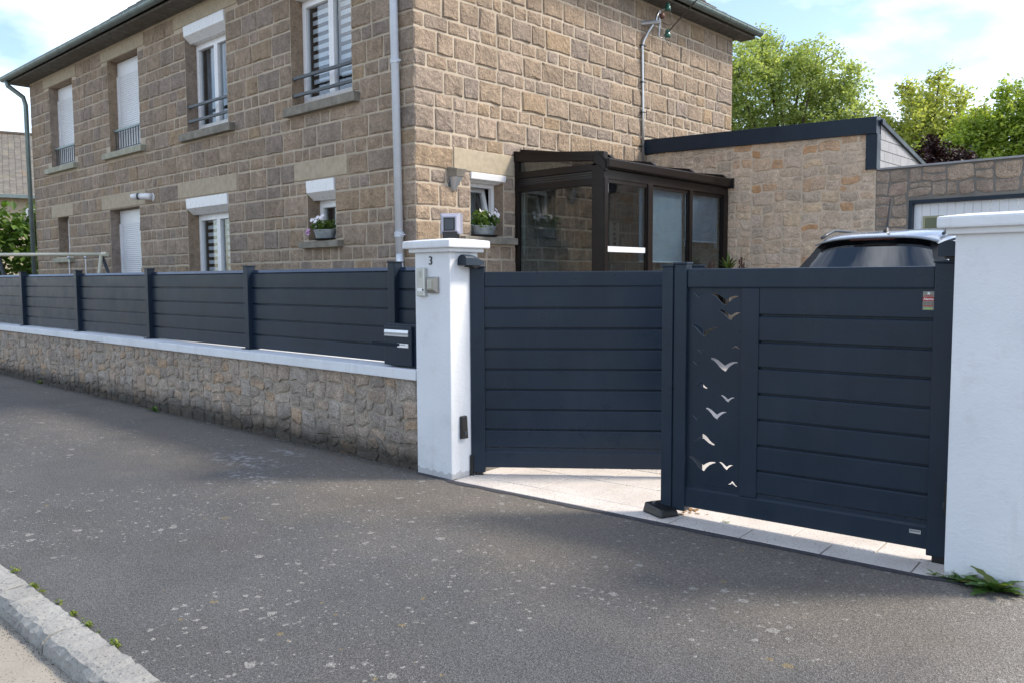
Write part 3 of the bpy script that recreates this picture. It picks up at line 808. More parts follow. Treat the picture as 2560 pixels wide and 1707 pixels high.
# ------------------------------------------------------------------ things hung on the house
lamp = thing('wall_lamp', (XC + .06, 7.13, 2.72), 'small dark wedge shaped lamp hung beside the tilted window', 'wall lamp')
lb = MB().add([FB(7.206, 3.014, 0.000), FB(7.414, 3.014, 0.000), FB(7.422, 2.985, 0.152), FB(7.254, 2.985, 0.152), FB(7.230, 2.887, 0.000), FB(7.398, 2.887, 0.000), FB(7.398, 2.887, 0.120), FB(7.270, 2.887, 0.120)],
              [(0, 1, 2, 3), (4, 5, 1, 0), (5, 6, 2, 1), (6, 7, 3, 2), (7, 4, 0, 3), (4, 7, 6, 5)])
add('lamp_top', lb, 'sill_concrete', lamp, bevel=.006)
add('lamp_shade', MB().add([FB(7.246, 2.887, 0.008), FB(7.390, 2.887, 0.008), FB(7.390, 2.887, 0.116), FB(7.270, 2.887, 0.116), FB(7.286, 2.720, 0.008), FB(7.334, 2.720, 0.008), FB(7.334, 2.720, 0.040), FB(7.294, 2.720, 0.040)],
              [(3, 2, 1, 0), (4, 5, 6, 7), (0, 1, 5, 4), (1, 2, 6, 5), (2, 3, 7, 6), (3, 0, 4, 7)]), 'silver_trim', lamp, bevel=.005)
add('back_plate', MB().boxf(FB, 7.24, 7.38, 2.71, 2.97, .002, .012), 'dark_rail', lamp)
sp = thing('floodlight', (-15.02, YF, 3.1), 'white tubular spotlight on the shaded facade above the shutter door', 'spotlight')
def sp_pt(u, v, n): return FA(u, v, n)
add('wall_plate', MB().lathe([(.09, 0), (.085, .03), (.06, .05)], (0, 0, 0), 16), 'white_pvc', sp)
m = bpy.data.objects[sp.children[0].name]; m.rotation_euler = (rad(90), 0, 0); m.location = (0, 0, .0)
add('lamp_body', MB().tube([(-15.02, YF - .04, 3.1), (-15.06, YF - .08, 3.11), (-15.20, YF - .19, 3.11)], .065, 14, .055), 'white_pvc', sp, smooth=True)
add('lamp_head', MB().tube([(-15.21, YF - .198, 3.11), (-15.27, YF - .245, 3.11), (-15.31, YF - .275, 3.11)], .06, 14, .045), 'white_pvc', sp, smooth=True)
add('trim_ring', MB().tube([(-15.19, YF - .183, 3.11), (-15.212, YF - .2, 3.11)], .062, 14), 'dark_rail', sp)
cdt = thing('power_conduit', (XC, 11.5, 3.4), 'thin metal conduit with green glass insulators on the sunny wall', 'power conduit')
cy = 11.50
add('conduit_pipe', MB().tube([FB(cy + .05, 3.1, .04), FB(cy + .03, 4.4, .035), FB(cy, 5.33, .035), FB(cy + .02, 5.42, .05), FB(cy + .10, 5.58, .09), FB(cy + .18, 5.74, .17), FB(cy + .20, 5.88, .20)], .022, 8), 'steel', cdt, smooth=True)
for z in (3.74, 4.28, 4.76, 5.34):
    add('pipe_clip', MB().boxf(FB, cy - .035, cy + .08, z, z + .014, 0, .066), 'dark_rail', cdt)
add('wall_bracket', MB().tube([FB(cy + .02, 5.70, -.02), FB(cy + .22, 5.72, .22)], .042, 10).tube([FB(cy + .22, 5.62, .22), FB(cy + .22, 5.9, .22), FB(cy + .34, 5.95, .26)], .012, 6).tube([FB(cy + .22, 5.7, .22), FB(cy + .20, 5.48, .22), FB(cy + .34, 5.47, .27)], .012, 6), 'steel', cdt)
for u, z in ((cy + .36, 5.98), (cy + .36, 5.56)):
    c = FB(u, z, .28)
    add('insulator', MB().lathe([(.03, -.07), (.05, -.06), (.052, -.01), (.035, .0), (.04, .02), (.03, .055), (.012, .065)], c, 12), 'insulator_green', cdt, smooth=True)
add('fuse_box', MB().lathe([(.03, -.04), (.045, -.03), (.045, .03), (.03, .04)], FB(cy + .25, 5.82, .24), 10), 'rust_brown', cdt, smooth=True)
lp = MB()
def arc(p, q, sag, side, n=10): return [Vector(p).lerp(Vector(q), i / n) + Vector((side, 0, -sag)) * (4 * (i / n) * (1 - i / n)) for i in range(n + 1)]
lp.tube(arc(FB(cy + .40, 5.97, .28), FB(cy + .24, 5.72, .25), .16, .12), .005, 5)
lp.tube(arc(FB(cy + .40, 5.55, .28), FB(cy + .22, 5.62, .24), .25, .10), .005, 5)
add('wire_loop', lp, 'black_plastic', cdt)
c0 = FB(cy + .36, 5.575, .28)
cab = MB().tube(arc(c0, c0 + Vector((9.0, -7.4, 1.6)), .25, 0, 24), .011, 6)
add('overhead_cable', cab, 'black_plastic', None, 'thin black cable rising from the green insulator over the gutter', 'cable')

# ------------------------------------------------------------------ street wall and fence
FW = frame((0, 4.50, 0), (1, 0, 0), (0, -1, 0))
gw = thing('street_wall', (-12.5, 4.6, 0), 'low rubble granite wall under the navy fence with white coping', 'wall')
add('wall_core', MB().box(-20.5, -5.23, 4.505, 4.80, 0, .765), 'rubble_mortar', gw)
add('coping', MB().box(-20.5, -5.235, 4.462, 4.84, .766, .855), 'white_render', gw, bevel=.008)
rnd = random.Random(31)
pol = []
for a, b, c, d in random_ashlar(-20.4, -5.235, -.06, .768, rnd, .255, .145):
    if a < -16 and rnd.random() < 0: continue
    P = rect_poly(a, b, c, d, rnd, .014, .009, .026)
    P = [warp(u, v, 1.7, .022) for u, v in P]
    P = [(min(u, -5.24), max(-.06, min(v, .764))) for u, v in P]
    q = FW((a + b) / 2, (c + d) / 2); pol.append((P, (b - a) * (d - c) * seen(q) * abs(q.y) / q.length, rnd.random()))
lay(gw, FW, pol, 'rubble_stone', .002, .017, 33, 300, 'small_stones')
FF = frame((0, 4.68, 0), (1, 0, 0), (0, -1, 0))
fence = thing('slat_fence', (-12.5, 4.68, .855), 'navy aluminium slat fence standing on the low rubble wall', 'fence')
PX = [-20.43, -17.99, -15.55, -13.11, -10.69, -8.22, -5.74]
p0 = None
for x in PX:
    if p0 is None:
        m = MB().boxf(FF, x - .045, x + .045, .862, 1.745, -.045, .05)
        p0 = add('fence_post', m, 'navy_alu', fence, bevel=.006)
        c0 = add('post_cap', MB().boxf(FF, x - .052, x + .052, 1.745, 1.757, -.052, .057), 'navy_alu', p0, bevel=.003)
        b0 = add('base_plate', MB().boxf(FF, x - .075, x + .075, .856, .866, -.06, .075), 'navy_alu', p0, bevel=.002)
    else:
        q = again(p0, 'fence_post', (x - PX[0], 0, 0), fence)
        for ch in (c0, b0): again(ch, ch.name.split('.')[0], (x - PX[0], 0, 0), q)
def slat(F, u0, u1, v0, v1, n=0., th=.035):
    return MB().extr(F, [(v0, n - th), (v0, n - .003), (v0 + .003, n), (v1 - .010, n), (v1 - .0015, n - .008), (v1 - .001, n - .022), (v1 + .0115, n - .022), (v1 + .0115, n - th)][::-1], u0, u1)
VZ = [.868, 1.022, 1.186, 1.350, 1.520, 1.672]
for a, b in list(zip(PX, PX[1:])) + [(PX[-1], -5.225)]:
    u0, u1 = a + .045, (b - .045 if b < -5.3 else b)
    for i in range(5):
        add('fence_slat', slat(FF, u0, u1, VZ[i] + .0, VZ[i + 1] - .0115 if i < 4 else VZ[i + 1], -.002), 'navy_alu', fence)
    add('top_profile', MB().extr(FF, [(1.672, -.032), (1.672, -.003), (1.678, -.001), (1.706, -.026), (1.706, -.032)][::-1], u0, u1), 'navy_gloss', fence)
# ------------------------------------------------------------------ white pillars
def pillar(name, x0, x1, y0, y1, h, label):
    r = thing(name, ((x0 + x1) / 2, (y0 + y1) / 2, 0), label, 'pillar', 'white rendered gate pillars')
    add('shaft', MB().box(x0, x1, y0, y1, -.02, h), 'white_render', r, bevel=.012)
    e = .036
    add('cap_moulding', MB().box(x0 - e, x1 + e, y0 - e, y1 + e, h - .004, h + .03), 'white_render', r, bevel=.008)
    e = .073; cx, cy_ = (x0 + x1) / 2, (y0 + y1) / 2
    m = MB(); z0, z1, z2 = h + .028, h + .088, h + .105
    P = [(x0 - e, y0 - e), (x1 + e, y0 - e), (x1 + e, y1 + e), (x0 - e, y1 + e)]; Q = [(x0 + .05, y0 + .05), (x1 - .05, y0 + .05), (x1 - .05, y1 - .05), (x0 + .05, y1 - .05)]
    m.add([(a, b, z0) for a, b in P] + [(a, b, z1) for a, b in P] + [(a, b, z2) for a, b in Q],
          [(3, 2, 1, 0)] + [(i, (i + 1) % 4, 4 + (i + 1) % 4, 4 + i) for i in range(4)] + [(4 + i, 4 + (i + 1) % 4, 8 + (i + 1) % 4, 8 + i) for i in range(4)] + [(8, 9, 10, 11)])
    add('cap', m, 'white_render', r, bevel=.012)
    return r
PL = pillar('gate_pillar', -5.232, -4.814, 4.472, 4.785, 1.818, 'white rendered pillar with the black number beside the mailbox')
PR = pillar('gate_pillar', -1.262, -.845, 4.752, 5.06, 1.822, 'white rendered pillar at the right edge with weeds at its foot')
FP = frame((0, 4.472, 0), (1, 0, 0), (0, -1, 0))
num = MB(); t_ = text_mb('3', .098, lambda a, b, c: FP(-5.033 + a, 1.745 + b, c + .001), .008, -.0005)
add('house_number', t_, 'black_plastic', None, 'black number three fixed on the white pillar', 'house number')
ic = thing('intercom', (-5.11, 4.46, 1.46), 'grey intercom panel with speaker holes on the white pillar', 'intercom')
add('panel', MB().boxf(FP, -5.186, -5.078, 1.462, 1.692, .001, .028), 'beige_grey', ic, bevel=.006)
add('side_strip', MB().boxf(FP, -5.092, -5.083, 1.466, 1.688, .028, .0305), 'silver_trim', ic)
add('name_window', MB().boxf(FP, -5.170, -5.10, 1.502, 1.527, .028, .030), 'white_print', ic)
add('call_button', MB().boxf(FP, -5.108, -5.096, 1.506, 1.523, .030, .033), 'black_plastic', ic)
hs = MB()
for i in range(6):
    for j in range(9):
        if abs(i - 2.5) + abs(j - 4) < 6: hs.boxf(FP, -5.152 + i * .0065, -5.1495 + i * .0065, 1.612 + j * .0062, 1.6145 + j * .0062, .028, .0286)
add('speaker_holes', hs, 'black_plastic', ic, kind='stuff')
kp = thing('keypad', (-4.99, 4.45, 1.487), 'bronze keypad box to the right of the intercom', 'keypad')
a_, b_, c_, d_ = -5.052, -4.936, 1.487, 1.618
add('housing', MB().add([FP(a_, c_, .001), FP(b_, c_, .001), FP(b_, d_, .001), FP(a_, d_, .001), FP(a_, c_, .02), FP(b_, c_, .02), FP(b_, d_, .02), FP(a_, d_, .02), FP(a_ + .014, c_ + .03, .042), FP(b_ - .028, c_ + .03, .042), FP(b_ - .028, d_ - .014, .042), FP(a_ + .014, d_ - .014, .042)],
    [(3, 2, 1, 0), (0, 1, 5, 4), (1, 2, 6, 5), (2, 3, 7, 6), (3, 0, 4, 7), (4, 5, 9, 8), (5, 6, 10, 9), (6, 7, 11, 10), (7, 4, 8, 11), (8, 9, 10, 11)]), 'bronze_grey', kp, bevel=.003)
ks = MB().boxf(FP, a_ + .02, b_ - .036, c_ + .038, d_ - .022, .042, .044)
add('key_field', ks, 'bronze_grey', kp)
kk = MB()
for i in range(3):
    for j in range(4): kk.boxf(FP, a_ + .024 + i * .0155, a_ + .036 + i * .0155, c_ + .042 + j * .0165, c_ + .055 + j * .0165, .044, .0455)
add('keys', kk, 'beige_grey', kp, kind='stuff')
# mailbox
mbx = thing('mailbox', (-5.49, 4.57, .862), 'dark navy mailbox with silver flap standing on the wall coping', 'mailbox')
FM = frame((0, 4.50, 0), (1, 0, 0), (0, -1, 0))
add('box_body', MB().boxf(FM, -5.682, -5.262, .866, 1.224, -.17, -.022), 'navy_alu', mbx, bevel=.006)
add('box_door', MB().boxf(FM, -5.684, -5.318, .872, 1.205, -.020, .004), 'navy_alu', mbx, bevel=.008)
add('rain_lip', MB().extr(FM, [(1.207, -.022), (1.207, .008), (1.215, .008), (1.226, -.022)][::-1], -5.686, -5.316), 'navy_alu', mbx)
add('letter_flap', MB().extr(FM, [(1.118, .005), (1.118, .014), (1.124, .015), (1.128, .009), (1.150, .014), (1.172, .008), (1.174, .005)][::-1], -5.668, -5.352), 'silver_trim', mbx)
add('lock', MB().lathe([(.017, 0), (.017, .006), (.012, .008)], (0, 0, 0), 16), 'bronze_grey', mbx)
lk = mbx.children[-1]; lk.rotation_euler = (rad(90), 0, 0); lk.location = Vector((-5.655, 4.494, 1.046)) - Wd[mbx]
nl = add('name_label', MB().boxf(FM, -5.498, -5.362, 1.028, 1.062, .005, .0075), 'white_print', mbx)
add('label_line', MB().boxf(FM, -5.465, -5.395, 1.049, 1.053, .0076, .0080), 'navy_alu', nl)
add('label_rim', MB().boxf(FM, -5.357, -5.353, 1.024, 1.064, .005, .009), 'silver_trim', mbx)
# lamp on the left pillar
tl = thing('pillar_lamp', (-4.99, 4.64, 1.925), 'grey box beacon with black lens on top of the left pillar', 'beacon')
add('lamp_base', MB().boxf(frame((-4.99, 4.655, 0), (math.cos(rad(32)), math.sin(rad(32)), 0), (math.sin(rad(32)), -math.cos(rad(32)), 0)), -.06, .06, 1.905, 1.99, -.05, .045), 'black_plastic', tl, bevel=.004)
_c, _s = math.cos(rad(32)), math.sin(rad(32))
_f = frame((-4.99, 4.655, 0), (_c, _s, 0), (_s, -_c, 0))
FL = lambda u, v, n=0.: _f(u + 4.995, v, n)
hd = MB(); 
def ring(u0, u1, v0, v1, n): return [FL(u0, v0, n), FL(u1, v0, n), FL(u1, v1, n), FL(u0, v1, n)]
hd.add(ring(-5.078, -4.912, 1.962, 2.132, -.075) + ring(-5.078, -4.912, 1.962, 2.132, .02) + ring(-5.055, -4.935, 1.99, 2.105, .052),
       [(3, 2, 1, 0)] + [(4 * k + i, 4 * k + (i + 1) % 4, 4 * k + 4 + (i + 1) % 4, 4 * k + 4 + i) for k in range(2) for i in range(4)] + [(8, 9, 10, 11)])
add('lamp_shell', hd, 'clear_grey', tl, bevel=.006)
add('lens_frame', MB().boxf(FL, -5.042, -4.948, 1.988, 2.095, .053, .060), 'black_plastic', tl, bevel=.003)
add('lens', MB().boxf(FL, -5.032, -4.958, 1.999, 2.084, .060, .062), 'dark_rail', tl)
# gate actuator hoods and photocells
def hood(x, y, z, s, label):
    r = thing('hinge_motor', (x, y, z), label, 'gate motor', 'hinge motors at the gate pillars')
    m = MB(); n = 10
    L = .20
    prof = []
    vs = []; k = 9
    for i in range(n + 1):
        t = i / n; yy_ = -.10 + L * t
        hh = .085 * (1 - max(0, (t - .35) / .65) ** 2 * .55); w = .052
        for j in range(k):
            a = math.pi * j / (k - 1)
            vs.append((x + s * (.052 + math.cos(a) * w), y + yy_, z + min(hh, hh * (.45 + .55 * math.sin(a)) if 0 < j < k - 1 else 0)))
    fs = [(i * k + j, i * k + j + 1, (i + 1) * k + j + 1, (i + 1) * k + j) for i in range(n) for j in range(k - 1)]
    fs += [tuple(range(k)), tuple(range(n * k, n * k + k))[::-1]] + [(i * k, (i + 1) * k, (i + 1) * k + k - 1, i * k + k - 1) for i in range(n)]
    add('motor_hood', m.add(vs, fs), 'leaf_alu', r, smooth=False)
    add('motor_shaft', MB().lathe([(.03, -.025), (.03, 0)], (x + s * .055, y + .04, z), 10).box(x, x + s * .09, y - .02, y + .07, z - .012, z - .001), 'black_plastic', r)
    return r
hood(-4.812, 4.655, 1.708, 1, 'rounded slate hood above the hinge post of the open leaf')
hood(-1.264, 4.94, 1.708, -1, 'rounded slate hood half hidden by the right white pillar')
def cell(x, y, z, s, label):
    m = MB().add([(x, y - .035, z), (x, y + .035, z), (x, y + .035, z + .19), (x, y - .035, z + .19), (x + s * .028, y - .032, z + .012), (x + s * .036, y + .030, z + .004), (x + s * .030, y + .024, z + .188), (x + s * .024, y - .030, z + .182)],
                 [(3, 2, 1, 0), (4, 5, 6, 7), (0, 1, 5, 4), (1, 2, 6, 5), (2, 3, 7, 6), (3, 0, 4, 7)])
    r = thing('photocell', (x, y, z), label, 'photocell', 'black photocells low on the gate pillars')
    add('cell_body', m, 'black_plastic', r, bevel=.007)
    add('cell_eye', MB().box(x + s * .030, x + s * .0365, y - .012, y + .012, z + .035, z + .065), 'dark_rail', r)
cell(-4.813, 4.597, .315, 1, 'black photocell low on the left white pillar')
cell(-1.263, 4.845, .315, -1, 'black photocell beside the hinge post of the right pillar')
# ------------------------------------------------------------------ gate leaves
def bird_outline(kind, cx, cz, w, h):
    P = [(-.5, .40), (-.47, .5), (-.36, .47), (-.22, .34), (-.10, .15), (.045, -.06), (.12, .06), (.24, .20), (.36, .27), (.48, .28), (.5, .22), (.40, .16), (.28, .02), (.16, -.20), (.06, -.5), (-.04, -.40), (-.16, -.20), (-.26, .05), (-.38, .27)]
    if kind == 'A': P = [(-x, -z) for x, z in P]
    return [(cx + x * w, cz + z * h) for x, z in P]
BIRDS = [('V', 1.544, 1.49, .064, .030), ('V', 1.358, 1.462, .183, .082), ('V', 1.322, 1.362, .146, .066), ('V', 1.497, 1.256, .18, .082), ('V', 1.519, 1.122, .050, .028), ('A', 1.279, 1.158, .06, .022),
         ('V', 1.550, 1.042, .056, .028), ('V', 1.358, 1.041, .186, .086), ('A', 1.519, .899, .095, .045), ('V', 1.33, .821, .092, .044), ('V', 1.408, .715, .144, .072), ('V', 1.546, .677, .057, .028),
         ('A', 1.489, .539, .149, .068), ('V', 1.50, .369, .186, .092), ('V', 1.334, .377, .093, .048), ('A', 1.288, .269, .06, .034)]
def cut_panel(F, u0, u1, v0, v1, th, holes):
    cu = bpy.data.curves.new('panel', 'CURVE'); cu.dimensions = '2D'; cu.fill_mode = 'BOTH'; cu.extrude = th / 2
    for P in [[(u0, v0), (u1, v0), (u1, v1), (u0, v1)]] + holes:
        sp_ = cu.splines.new('POLY'); sp_.points.add(len(P) - 1); sp_.use_cyclic_u = True
        for q, (a, b) in zip(sp_.points, P): q.co = (a, b, 0, 1)
    ob = bpy.data.objects.new('panel', cu); COL.objects.link(ob)
    dg = bpy.context.evaluated_depsgraph_get(); me = bpy.data.meshes.new_from_object(ob.evaluated_get(dg))
    mb = MB(); mb.add([F(v.co.x, v.co.y, v.co.z) for v in me.vertices], [tuple(p.vertices) for p in me.polygons])
    bpy.data.objects.remove(ob); bpy.data.curves.remove(cu); bpy.data.meshes.remove(me)
    return mb
FR = frame((0, 0, 0), (1, 0, 0), (0, -1, 0))
SZ = [.244, .386, .549, .714, .878, 1.043, 1.207, 1.372, 1.535]
def rail_bot(F, a, b): return MB().extr(F, [(.068, -.05), (.068, -.004), (.072, 0), (.192, 0), (.204, -.014), (.230, -.014), (.230, -.05)][::-1], a, b)
def slats(root, F, a, b, mat):
    for i in range(8):
        top = SZ[i + 1] - .0115 if i < 7 else SZ[8] + .01
        add('gate_slat', slat(F, a, b, SZ[i] - (.0 if i else .01), top, -.010), mat, root)
def end_cap(F, u0, u1, z, n0, n1): return MB().boxf(F, u0 - .006, u1 + .006, z, z + .014, n0 - .006, n1 + .006)
# left leaf, standing open into the yard
ll = thing('gate_leaf', (-4.76, 4.73, 0), 'slate gate leaf of plain horizontal boards swung open beside the left pillar', 'gate leaf', 'leaves of the driveway gate', rad(38), True)
st_ = add('hinge_stile', MB().boxf(FR, -.064, .052, .026, 1.688, -.062, .006), 'leaf_alu', ll, bevel=.007)
add('stile_cap', end_cap(FR, -.064, .052, 1.688, -.062, .006), 'leaf_alu', st_, bevel=.004)
st_ = add('end_stile', MB().boxf(FR, 1.69, 1.80, .03, 1.688, -.062, .006), 'leaf_alu', ll, bevel=.007)
add('stile_cap', end_cap(FR, 1.69, 1.80, 1.688, -.062, .006), 'leaf_alu', st_, bevel=.004)
add('top_rail', MB().boxf(FR, .052, 1.69, 1.537, 1.657, -.052, 0), 'leaf_alu', ll, bevel=.009)
add('bottom_rail', rail_bot(FR, .052, 1.69), 'leaf_alu', ll)
slats(ll, FR, .052, 1.69, 'leaf_alu')
add('pivot_foot', MB().box(-.03, .03, .0, .06, .0, .03).box(-.075, -.045, -.02, .05, .0, .17), 'black_plastic', ll, bevel=.004)
# right leaf, closed, with the gull panel
rl = thing('gate_leaf', (-1.28, 4.96, 0), 'closed navy gate leaf with cut out gulls and alarm sticker', 'gate leaf', 'leaves of the driveway gate', rad(5), True)
st_ = add('hinge_stile', MB().boxf(FR, -.13, -.012, .036, 1.676, -.062, .006), 'leaf_alu', rl, bevel=.007)
add('stile_cap', end_cap(FR, -.13, -.012, 1.676, -.062, .006), 'leaf_alu', st_, bevel=.004)
st_ = add('end_stile', MB().boxf(FR, -1.706, -1.613, .036, 1.690, -.07, .012), 'leaf_alu', rl, bevel=.007)
add('stile_cap', end_cap(FR, -1.706, -1.613, 1.690, -.07, .012), 'leaf_alu', st_, bevel=.004)
st_ = add('cover_strip', MB().boxf(FR, -1.786, -1.708, .04, 1.674, -.03, .022), 'leaf_alu', rl, bevel=.006)
add('stile_cap', end_cap(FR, -1.786, -1.708, 1.674, -.03, .022), 'leaf_alu', st_, bevel=.004)
add('top_rail', MB().boxf(FR, -1.613, -.13, 1.535, 1.659, -.052, 0.004), 'leaf_alu', rl, bevel=.010)
add('bottom_rail', rail_bot(FR, -1.613, -.13), 'leaf_alu', rl)
add('mullion', MB().boxf(FR, -1.238, -1.124, .20, 1.535, -.05, -.003), 'leaf_alu', rl, bevel=.006)
add('gull_panel', cut_panel(lambda u, v, n: FR(u, v, n - .022), -1.613, -1.238, .19, 1.54, .004, [bird_outline(k, -s, z, w * 1.0, h) for k, s, z, w, h in BIRDS]), 'leaf_alu', rl)
slats(rl, FR, -1.124, -.13, 'leaf_alu')
stk = add('alarm_sticker', MB().boxf(FR, -.188, -.130, 1.416, 1.519, -.0095, -.0080), 'grey_print', rl)
add('red_band', MB().boxf(FR, -.188, -.1305, 1.466, 1.487, -.0079, -.0076), 'red_print', stk)
add('red_band', MB().boxf(FR, -.186, -.1325, 1.436, 1.441, -.0079, -.0076), 'red_print', stk)
add('red_band', MB().boxf(FR, -.180, -.138, 1.491, 1.496, -.0079, -.0076), 'red_print', stk)
add('green_band', MB().boxf(FR, -.180, -.138, 1.422, 1.428, -.0079, -.0076), 'green_print', stk)
add('lettering', text_mb('Alarme', .0175, lambda a, b, c: FR(-.159 + a, 1.4765 + b, c - .0075), .0006, .0004), 'white_print', stk)
star = [( -.159 + (.010 if i % 2 == 0 else .0045) * math.sin(math.pi * i / 5), 1.508 + (.010 if i % 2 == 0 else .0045) * math.cos(math.pi * i / 5)) for i in range(10)]
add('star', MB().prism(star, -.0079, -.0076, FR), 'white_panel', stk)
pc = MB()
for i in range(3): pc.boxf(FR, -.184 + i * .018, -.170 + i * .018, 1.444, 1.462, -.0079, -.0076)
add('pictograms', pc, 'sill_concrete', stk, kind='stuff')
pq = add('maker_plate', MB().boxf(FR, -.218, -.158, .150, .172, .0012, .0030), 'silver_trim', rl)
pm = MB()
for i in range(8): pm.boxf(FR, -.214 + i * .0066, -.2102 + i * .0066, .160, .168, .0031, .0034)
add('plate_print', pm, 'dark_rail', pq, kind='stuff')
add('pivot_foot', MB().box(-.10, -.03, .0, .055, .0, .04), 'black_plastic', rl, bevel=.004)
gs = thing('gate_stop', (-3.0, 4.72, 0), 'black rubber gate stop under the middle of the gate', 'gate stop')
add('stop_body', MB().add([(-3.165, 4.72, .004), (-2.965, 4.64, .004), (-2.905, 4.79, .004), (-3.10, 4.87, .004), (-3.15, 4.73, .075), (-2.975, 4.66, .062), (-2.925, 4.78, .05), (-3.095, 4.855, .075)],
    [(3, 2, 1, 0), (4, 5, 6, 7), (0, 1, 5, 4), (1, 2, 6, 5), (2, 3, 7, 6), (3, 0, 4, 7)]), 'black_plastic', gs, bevel=.014)
add('stop_screw', MB().lathe([(.012, 0), (.012, .006)], (-3.10, 4.77, .072), 8), 'steel', gs)

# ------------------------------------------------------------------ garage and yard walls
YG = 11.64
FG = frame((0, YG, 0), (1, 0, 0), (0, -1, 0))
gar = thing('garage_building', (-4.0, 13.5, 0), 'low pale granite garage with dark zinc fascia and white door', 'garage')
DO = (-3.66, -1.05, .36, 2.60)
wk = MB().boxf(FG, XC + .01, -4.09, .0, 3.60, -.25, 0)
add('wall', wk, 'yard_mortar', gar)
wk = MB(); holed(FG, -4.088, 1.2, 0, 3.03, [DO], wk); reveals(FG, DO, .2, wk)
wk.add([(1.2, YG, 0), (1.2, 15.6, 0), (1.2, 15.6, 3.03), (1.2, YG, 3.03)], [(0, 1, 2, 3)])
add('wall', wk, 'dark_mortar', gar)
rnd = random.Random(41); pol = []; pod = []
for (u0, u1, v0, v1, out) in ((XC + .02, -4.095, .30, 3.64, pol), (-4.095, -3.68, .30, 3.02, pod), (-3.675, -1.04, 2.635, 3.02, pod), (-1.03, .6, .30, 3.02, pod)):
    for a, b, c, d in random_ashlar(u0, u1, v0, v1, rnd, .27 if out is pol else .30, .19):
        P = [warp(u, v, 4.2, .016) for u, v in rect_poly(a, b, c, d, rnd, .009, .0075, .022)]
        lim = (lambda u: 3.628 - (u + 7.8) * .029) if out is pol else (lambda u: 3.02)
        P = [(max(u0 + .004, min(u, u1 - .004)), max(v0 + .004, min(v, lim(u)))) for u, v in P]
        if max(p[1] for p in P) - min(p[1] for p in P) < .04: continue
        vis = 1. if d > 1.6 and a < -2.2 else .05
        out.append((P, (b - a) * (d - c) * vis, rnd.random()))
th_ = sorted([p[1] for p in pol + pod], reverse=True); cut = th_[min(299, len(th_) - 1)]
nP = min(300, sum(p[1] >= cut for p in pol))
lay(gar, FG, pol, 'yard_stone', .004, .012, 42, nP, 'small_stones')
lay(gar, FG, pod, 'dark_yard_stone', .004, .014, 43, 300 - nP, 'small_stones')
fz = lambda x: 3.628 - (x + 7.8) * .0295
m = MB().add([(XC + .012, YG - .05, fz(XC)), (-4.085, YG - .05, fz(-4.085)), (-4.085, YG - .05, fz(-4.085) + .225), (XC + .012, YG - .05, fz(XC) + .228),
              (XC + .012, YG + .3, fz(XC)), (-4.085, YG + .3, fz(-4.085)), (-4.085, YG + .3, fz(-4.085) + .225), (XC + .012, YG + .3, fz(XC) + .228)],
             [(0, 1, 2, 3), (5, 4, 7, 6), (1, 5, 6, 2), (4, 0, 3, 7), (3, 2, 6, 7), (4, 5, 1, 0)])
add('fascia', m, 'navy_alu', gar, bevel=.004)
add('corner_post', MB().box(-4.225, -4.075, YG - .035, YG + .10, 3.045, fz(-4.15) - .002), 'navy_alu', gar, bevel=.004)
rfz = lambda y: 3.715 - (y - YG) * .216
add('roof', MB().add([(XC + .02, YG + .1, rfz(YG) + .08), (-4.06, YG + .1, rfz(YG)), (-4.06, 15.6, rfz(15.6)), (XC + .02, 15.6, rfz(15.6) + .08), (XC + .02, YG + .1, rfz(YG) - .05), (-4.06, YG + .1, rfz(YG) - .05), (-4.06, 15.6, rfz(15.6) - .05), (XC + .02, 15.6, rfz(15.6) - .05)],
    [(0, 1, 2, 3), (7, 6, 5, 4), (0, 4, 5, 1), (1, 5, 6, 2), (2, 6, 7, 3), (3, 7, 4, 0)]), 'navy_alu', gar)
add('roof', MB().box(-4.07, 1.2, YG + .02, 15.6, 3.0, 3.028), 'sill_concrete', gar)
# slate hung side of the higher part
FS = frame((-4.082, 0, 0), (0, 1, 0), (1, 0, 0))
add('side_wall', MB().add([FS(YG + .1, 2.9), FS(15.6, 2.9), FS(15.6, rfz(15.6) - .05), FS(YG + .1, rfz(YG) - .05)], [(0, 1, 2, 3)]), 'sill_concrete', gar)
add('verge_trim', MB().add([FS(y, rfz(y) + o, n) for y in (YG + .06, 15.6) for o in (-.05, .012) for n in (.012, .04)], [(0, 1, 3, 2), (4, 6, 7, 5), (0, 2, 6, 4), (1, 5, 7, 3), (2, 3, 7, 6), (0, 4, 5, 1)]), 'navy_alu', gar)
j = 0; z = 3.035
while z < 3.65:
    x = YG + .10 - (.16 if j % 2 else 0)
    while x < 15.5:
        a, b = max(YG + .10, x), x + .318
        ta, tb = rfz(a) - .055, rfz(b) - .055
        za, zb = min(z + .135, ta), min(z + .135, tb)
        if za - z > .02 and zb > z - .05 and b - a > .03:
            zb = max(zb, z + .004)
            add('slate', MB().add([FS(a + .002, z, .010), FS(b - .002, z, .010), FS(b - .002, zb, .004), FS(a + .002, za, .004), FS(a + .002, z, .002), FS(b - .002, z, .002), FS(b - .002, zb, .0), FS(a + .002, za, .0)],
                                  [(0, 1, 2, 3), (4, 5, 1, 0), (5, 6, 2, 1), (6, 7, 3, 2), (7, 4, 0, 3)]), 'slate_tile', gar)
        x += .32
    z += .14; j += 1
add('wall_coping', MB().boxf(FG, -4.07, 1.2, 3.03, 3.055, -.20, .035), 'slate_tile', gar, bevel=.004)
dfr = add('door_frame', MB().boxf(FG, DO[0], DO[0] + .045, DO[2], DO[3], -.14, .01).boxf(FG, DO[1] - .045, DO[1], DO[2], DO[3], -.14, .01).boxf(FG, DO[0] + .045, DO[1] - .045, DO[3] - .045, DO[3], -.14, .01), 'navy_alu', gar, bevel=.004)
gd_ = MB(); x = DO[0] + .045; 
